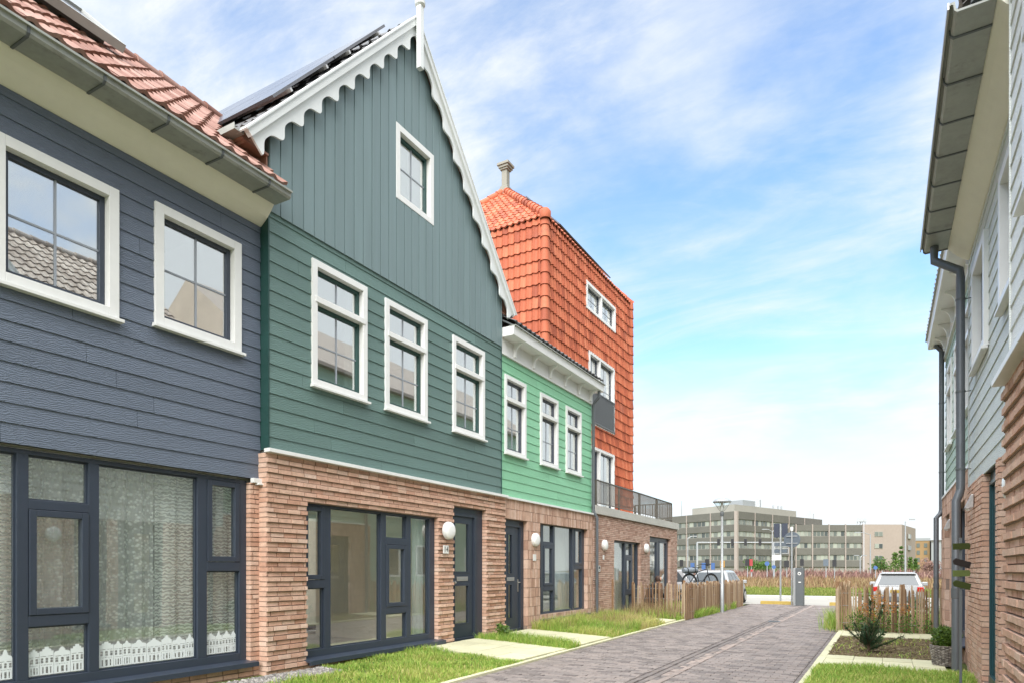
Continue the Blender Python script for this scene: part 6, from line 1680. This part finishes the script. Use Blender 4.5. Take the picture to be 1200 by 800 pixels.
# lower wing and pink end
V0 = Vector((-24.0,221.0,0)); V1 = Vector((-5.56,232.0,0)); UW = (V1-V0).normalized(); NW = Vector((UW.y,-UW.x,0)); LW = (V1-V0).length; TW = 15.7
wg = MB(); wbox(wg, V0, UW, NW, 0, LW, -14, -.5, 0, TW-.3); wg.build('wing_wall', M['off_light'], t, oO)
wb = MB(); wbox(wb, V0, UW, NW, 0, LW, -.6, 0, TW-1.9, TW)
for k in range(4): wbox(wb, V0, UW, NW, 0, LW, -.6, 0, max(0,TW-1.9-1.65-k*3.72-2.07), TW-1.9-1.65-k*3.72)
wb.build('spandrel_bands', M['off_dark'], t, oO)
wc = MB()
for s in (.2,5.4,10.6,15.8,LW-.2): wbox(wc, V0, UW, NW, s-.14, s+.14, -.3, .15, 0, TW+.2)
wc.build('columns', M['off_col'], t, oO)
for k in range(3):
    for j in range(4): win_unit(V0, UW, NW, .5+j*5.2, 4.7, TW-1.9-1.65-k*3.72, 1.65, t, 4)
E0 = V1; E1 = Vector((4.63,238.2,0)); UE = (E1-E0).normalized(); LE = (E1-E0).length
E2 = Vector((9.41,263.9,0))
en = MB(); NE = Vector((UE.y,-UE.x,0)); quad_block(en, [E0+NE*.4, E1+NE*.4, E2, E0-NE*14+UE*10], 0, TW+.15); en.build('end_wall', M['off_pink'], t, oO, recalc=True)
for k in range(4): win_unit(E0+NE*.85, UE, NE, 3.2, 2.6, TW-1.9-1.7-k*3.72, 1.5, t, 2)
# side windows of the pink end
ES = (E2-E1).normalized(); NS = Vector((ES.y,-ES.x,0)); 
for k in range(3): win_unit(E1+NE*.4+NS*.5, ES, NS, 10, 5.0, TW-1.9-2.0-k*3.72, 1.6, t, 3)
for (s, d) in ((LW+.5,-3),(LW+2.0,-4)):
    c = V0+UW*s+NW*d; ru = MB()
    for a in (-.8,.8): ru.tube([(c.x+a,c.y,TW),(c.x+a*.6,c.y,TW+2.3)], .10, 5)
    ru.box(c.x-.9,c.x+1.0,c.y-.5,c.y+.5,TW+1.2,TW+2.0); rp(ru)
c = P0_+U1*47.5+U2*3; ru = MB(); ru.box(c.x-1.1,c.x+1.1,c.y-1,c.y+1,TOP+.3,TOP+2.0); ru.tube([(c.x,c.y,TOP),(c.x,c.y,TOP+2.8)], .12, 5)
rp(ru)
# flats far right
t = thing('apartment_block', 'ochre brick flats in the far distance on the right', 'apartment block', (17,355,0)); oO = loc(t)
mb = MB(); mb.box(6,18.2,355,370,0,15.2); mb.build('wall', M['apt'], t, oO)
mb = MB(); mb.box(5.8,18.4,354.8,370,15.2,16.4); mb.build('roof', M['aptw'], t, oO)
for k in range(4):
    for j in range(4):
        mb = MB(); mb.box(7.2+j*2.9,8.5+j*2.9,354.85,354.98,2.2+k*3.3,4.1+k*3.3,.3); mb.build('window', M['off_glass'], t, oO)
t = thing('apartment_block', 'pale grey flats beside the ochre ones in the far distance', 'apartment block', (24,352,0)); oO = loc(t)
mb = MB(); mb.box(18.6,40,352,368,0,14.4); mb.build('wall', M['aptw'], t, oO)
mb = MB(); mb.box(18.4,40.2,351.8,368,14.4,15.3); mb.build('roof', M['off_dark'], t, oO)
for k in range(4):
    for j in range(7):
        mb = MB(); mb.box(19.6+j*2.9,21.2+j*2.9,351.85,351.98,2.0+k*3.2,3.9+k*3.2,.2); mb.build('window', M['off_glass'], t, oO)
# traffic signals
t = thing('signal_gantry', 'white gantry with four black traffic signals over the far road', 'traffic lights', (-18,96.5,0)); oO = loc(t)
ga, gb = Vector((-23.0,93.8,5.45)), Vector((-13.56,99.2,5.45)); gd = (gb-ga).normalized()
mb = MB(); mb.tube([ga, gb+gd*2.2], .075, 8); mb.tube([(ga.x,ga.y,0),ga], .14, 8); mb.tube([(gb.x,gb.y,0),gb], .14, 8); mb.build('frame', M['steel'], t, oO)
for f in (.28,.46,.63,.82):
    c = ga.lerp(gb, f); mb = MB(); mb.box(c.x-.17,c.x+.17,c.y-.2,c.y+.1,5.0,5.95); mb.build('signal_head', M['black'], t, oO, bevel=.03)
def far_signal(lb, u, zt_, w, m, pole=True, kind_='traffic_signal', cat='traffic light', z_=88.0, h=.9, shape='box', grp='small signals by the far road'):
    yaw = R(YAW); tt_ = (u-600)/770.0; d = Vector((tt_*math.cos(yaw)-math.sin(yaw), tt_*math.sin(yaw)+math.cos(yaw), 0))*z_
    t = thing(kind_, lb, cat, (d.x,d.y,0), group=grp); oo = loc(t)
    mb = MB(); mb.tube([(d.x,d.y,0),(d.x,d.y,zt_)], .055, 6); mb.build('pole', M['steel'], t, oo)
    mb = MB()
    if shape == 'box': mb.box(d.x-w/2,d.x+w/2,d.y-.3,d.y-.08,zt_-h,zt_)
    elif shape == 'disc': mb.lathe([(w/2,0),(w/2,.03)], (d.x,d.y-.08,zt_-w/2), 18, axis=(0,-1,0))
    else: mb.prism([(d.x-w/2,zt_),(d.x+w/2,zt_),(d.x,zt_-w*.85)], d.y-.12, d.y-.08, axis='y')
    mb.build({'box':'signal_head','disc':'disc','tri':'panel'}[shape], M[m], t, oo)
    return t
for i, (u, zt_, w, m, sh, lb) in enumerate(((799,2.9,.42,'black','box','black signal just right of the tower house corner'),(812,2.5,.5,'blue','box','blue sign left of the bicycle'),(825,2.5,.5,'blue','box','blue sign right of the bicycle roll'),
        (829,3.0,.5,'black','box','black signal above the bicycle handlebar'),(836,2.5,.45,'blue','box','blue sign left of the street lamp pole'),(847,2.8,.55,'orange','box','orange box behind the street lamp pole'),
        (876,3.0,.5,'black','box','black signal left of the red one'),(880.5,3.0,.4,'red','box','red lit signal beyond the field'),(881,1.6,.45,'red','tri','red triangular yield sign under the red signal'),
        (899,2.7,.6,'blue','disc','round blue sign left of the two navy panels'),(907,2.2,.5,'blue','disc','round blue sign near the gantry foot'),(922,2.8,.6,'black','box','black signal between the two near sign posts'),(940,3.0,.45,'black','box','black signal right of the round sign'),
        (968,3.0,.62,'signback','box','grey signal left of a pair beyond the field'),(978,2.9,.5,'black','box','black signal right of a pair beyond the field'),(1026,2.1,.5,'blue','disc','round blue sign before the pink end wall'))):
    far_signal(lb, u, zt_, w, m, shape=sh, kind_='traffic_signal' if m in ('black','signback','orange') or u == 880.5 else 'traffic_sign', cat='traffic light' if sh == 'box' and m != 'blue' else 'traffic sign')
def mast(lb, u, z_, h, arm, m='steel'):
    yaw = R(YAW); tt_ = (u-600)/770.0; d = Vector((tt_*math.cos(yaw)-math.sin(yaw), tt_*math.sin(yaw)+math.cos(yaw), 0))*z_
    t = thing('light_mast', lb, 'light mast', (d.x,d.y,0), group='light masts by the far road'); oo = loc(t); r_ = Vector((math.cos(yaw), math.sin(yaw), 0))
    mb = MB(); mb.tube([(d.x,d.y,0),(d.x,d.y,h)], [.12,.07], 8); mb.build('pole', M[m], t, oo)
    for s in arm:
        e = d + r_*s; mb = MB(); mb.tube([(d.x,d.y,h-.1),(d.x+(e.x-d.x)*.5,d.y+(e.y-d.y)*.5,h+.25),(e.x,e.y,h+.3)], .05, 6); a = mb.build('arm', M[m], t, oo)
        mb = MB(); mb.obox((e.x,e.y,h+.28), (r_,(-r_.y,r_.x,0),(0,0,1)), (.4,.12,.07)); mb.build('lamp_head', M[m], a, oo)
mast('pale double armed light mast near the gantry', 905, 110, 8.1, (-1.3,1.3), 'steel')
mast('tall pale mast before the pink end wall', 1061, 90, 8.2, (.9,), 'steel')
mast('thin grey mast with a long arm before the pink end wall', 1020, 100, 7.0, (-2,), 'steel')
mast('slender mast left of the street lamp', 806, 115, 7.2, (1.2,), 'steel')
mast('slender grey mast before the lower office wing', 1008, 105, 3.6, (-.6,.6), 'steel')
# trees and conifers far away
def far_tree(lb, u, z_, h, w, m, seed, name='far_tree', cone=False):
    yaw = R(YAW); tt_ = (u-600)/770.0; d = Vector((tt_*math.cos(yaw)-math.sin(yaw), tt_*math.sin(yaw)+math.cos(yaw), 0))*z_
    t = thing(name, lb, 'tree', (d.x,d.y,0), group='trees by the offices'); oo = loc(t); r = random.Random(seed)
    mb = MB(); mb.tube([(d.x,d.y,0),(d.x,d.y,h*.8)], [.15,.05], 6); mb.build('trunk', M['bark'], t, oo)
    mb = MB()
    if cone:
        for i in range(7): leaves(mb, r, (d.x,d.y,h*(.12+.13*i)), w*(1-.11*i)*.5, 130, .17, (1,1,.8), .5)
    else:
        for i in range(7): leaves(mb, r, (d.x+r.uniform(-.35,.35)*w, d.y+r.uniform(-.35,.35)*w, h*r.uniform(.35,.78)), w*.33, 170, .2, (1,1,.8), .5)
    mb.build('crown', M[m], t, oo)
far_tree('dark round shrub left of the blue signs', 888, 125, 3.6, 4.6, 'leaf', 1); far_tree('lower dark shrub behind the gantry foot', 897, 127, 3.2, 4.0, 'leaf', 2)
far_tree('dark green tree before the pink end wall', 1033, 128, 4.2, 4.4, 'leaf', 3); far_tree('pointed green conifer before the pink wall', 1049, 122, 5.0, 2.8, 'box_leaf', 4, 'conifer_tree', True)
far_tree('tall narrow conifer left of the pale mast', 1056, 128, 6.6, 1.8, 'leaf', 5, 'conifer_tree', True); far_tree('slim conifer right of the pale mast', 1067, 125, 4.2, 1.8, 'box_leaf', 6, 'conifer_tree', True)
far_tree('slim conifer at the far right of the pink wall', 1073, 128, 4.0, 1.8, 'leaf', 7, 'conifer_tree', True); far_tree('bare brownish tree by the ochre flats', 1092, 150, 4.6, 4.0, 'heath', 8)
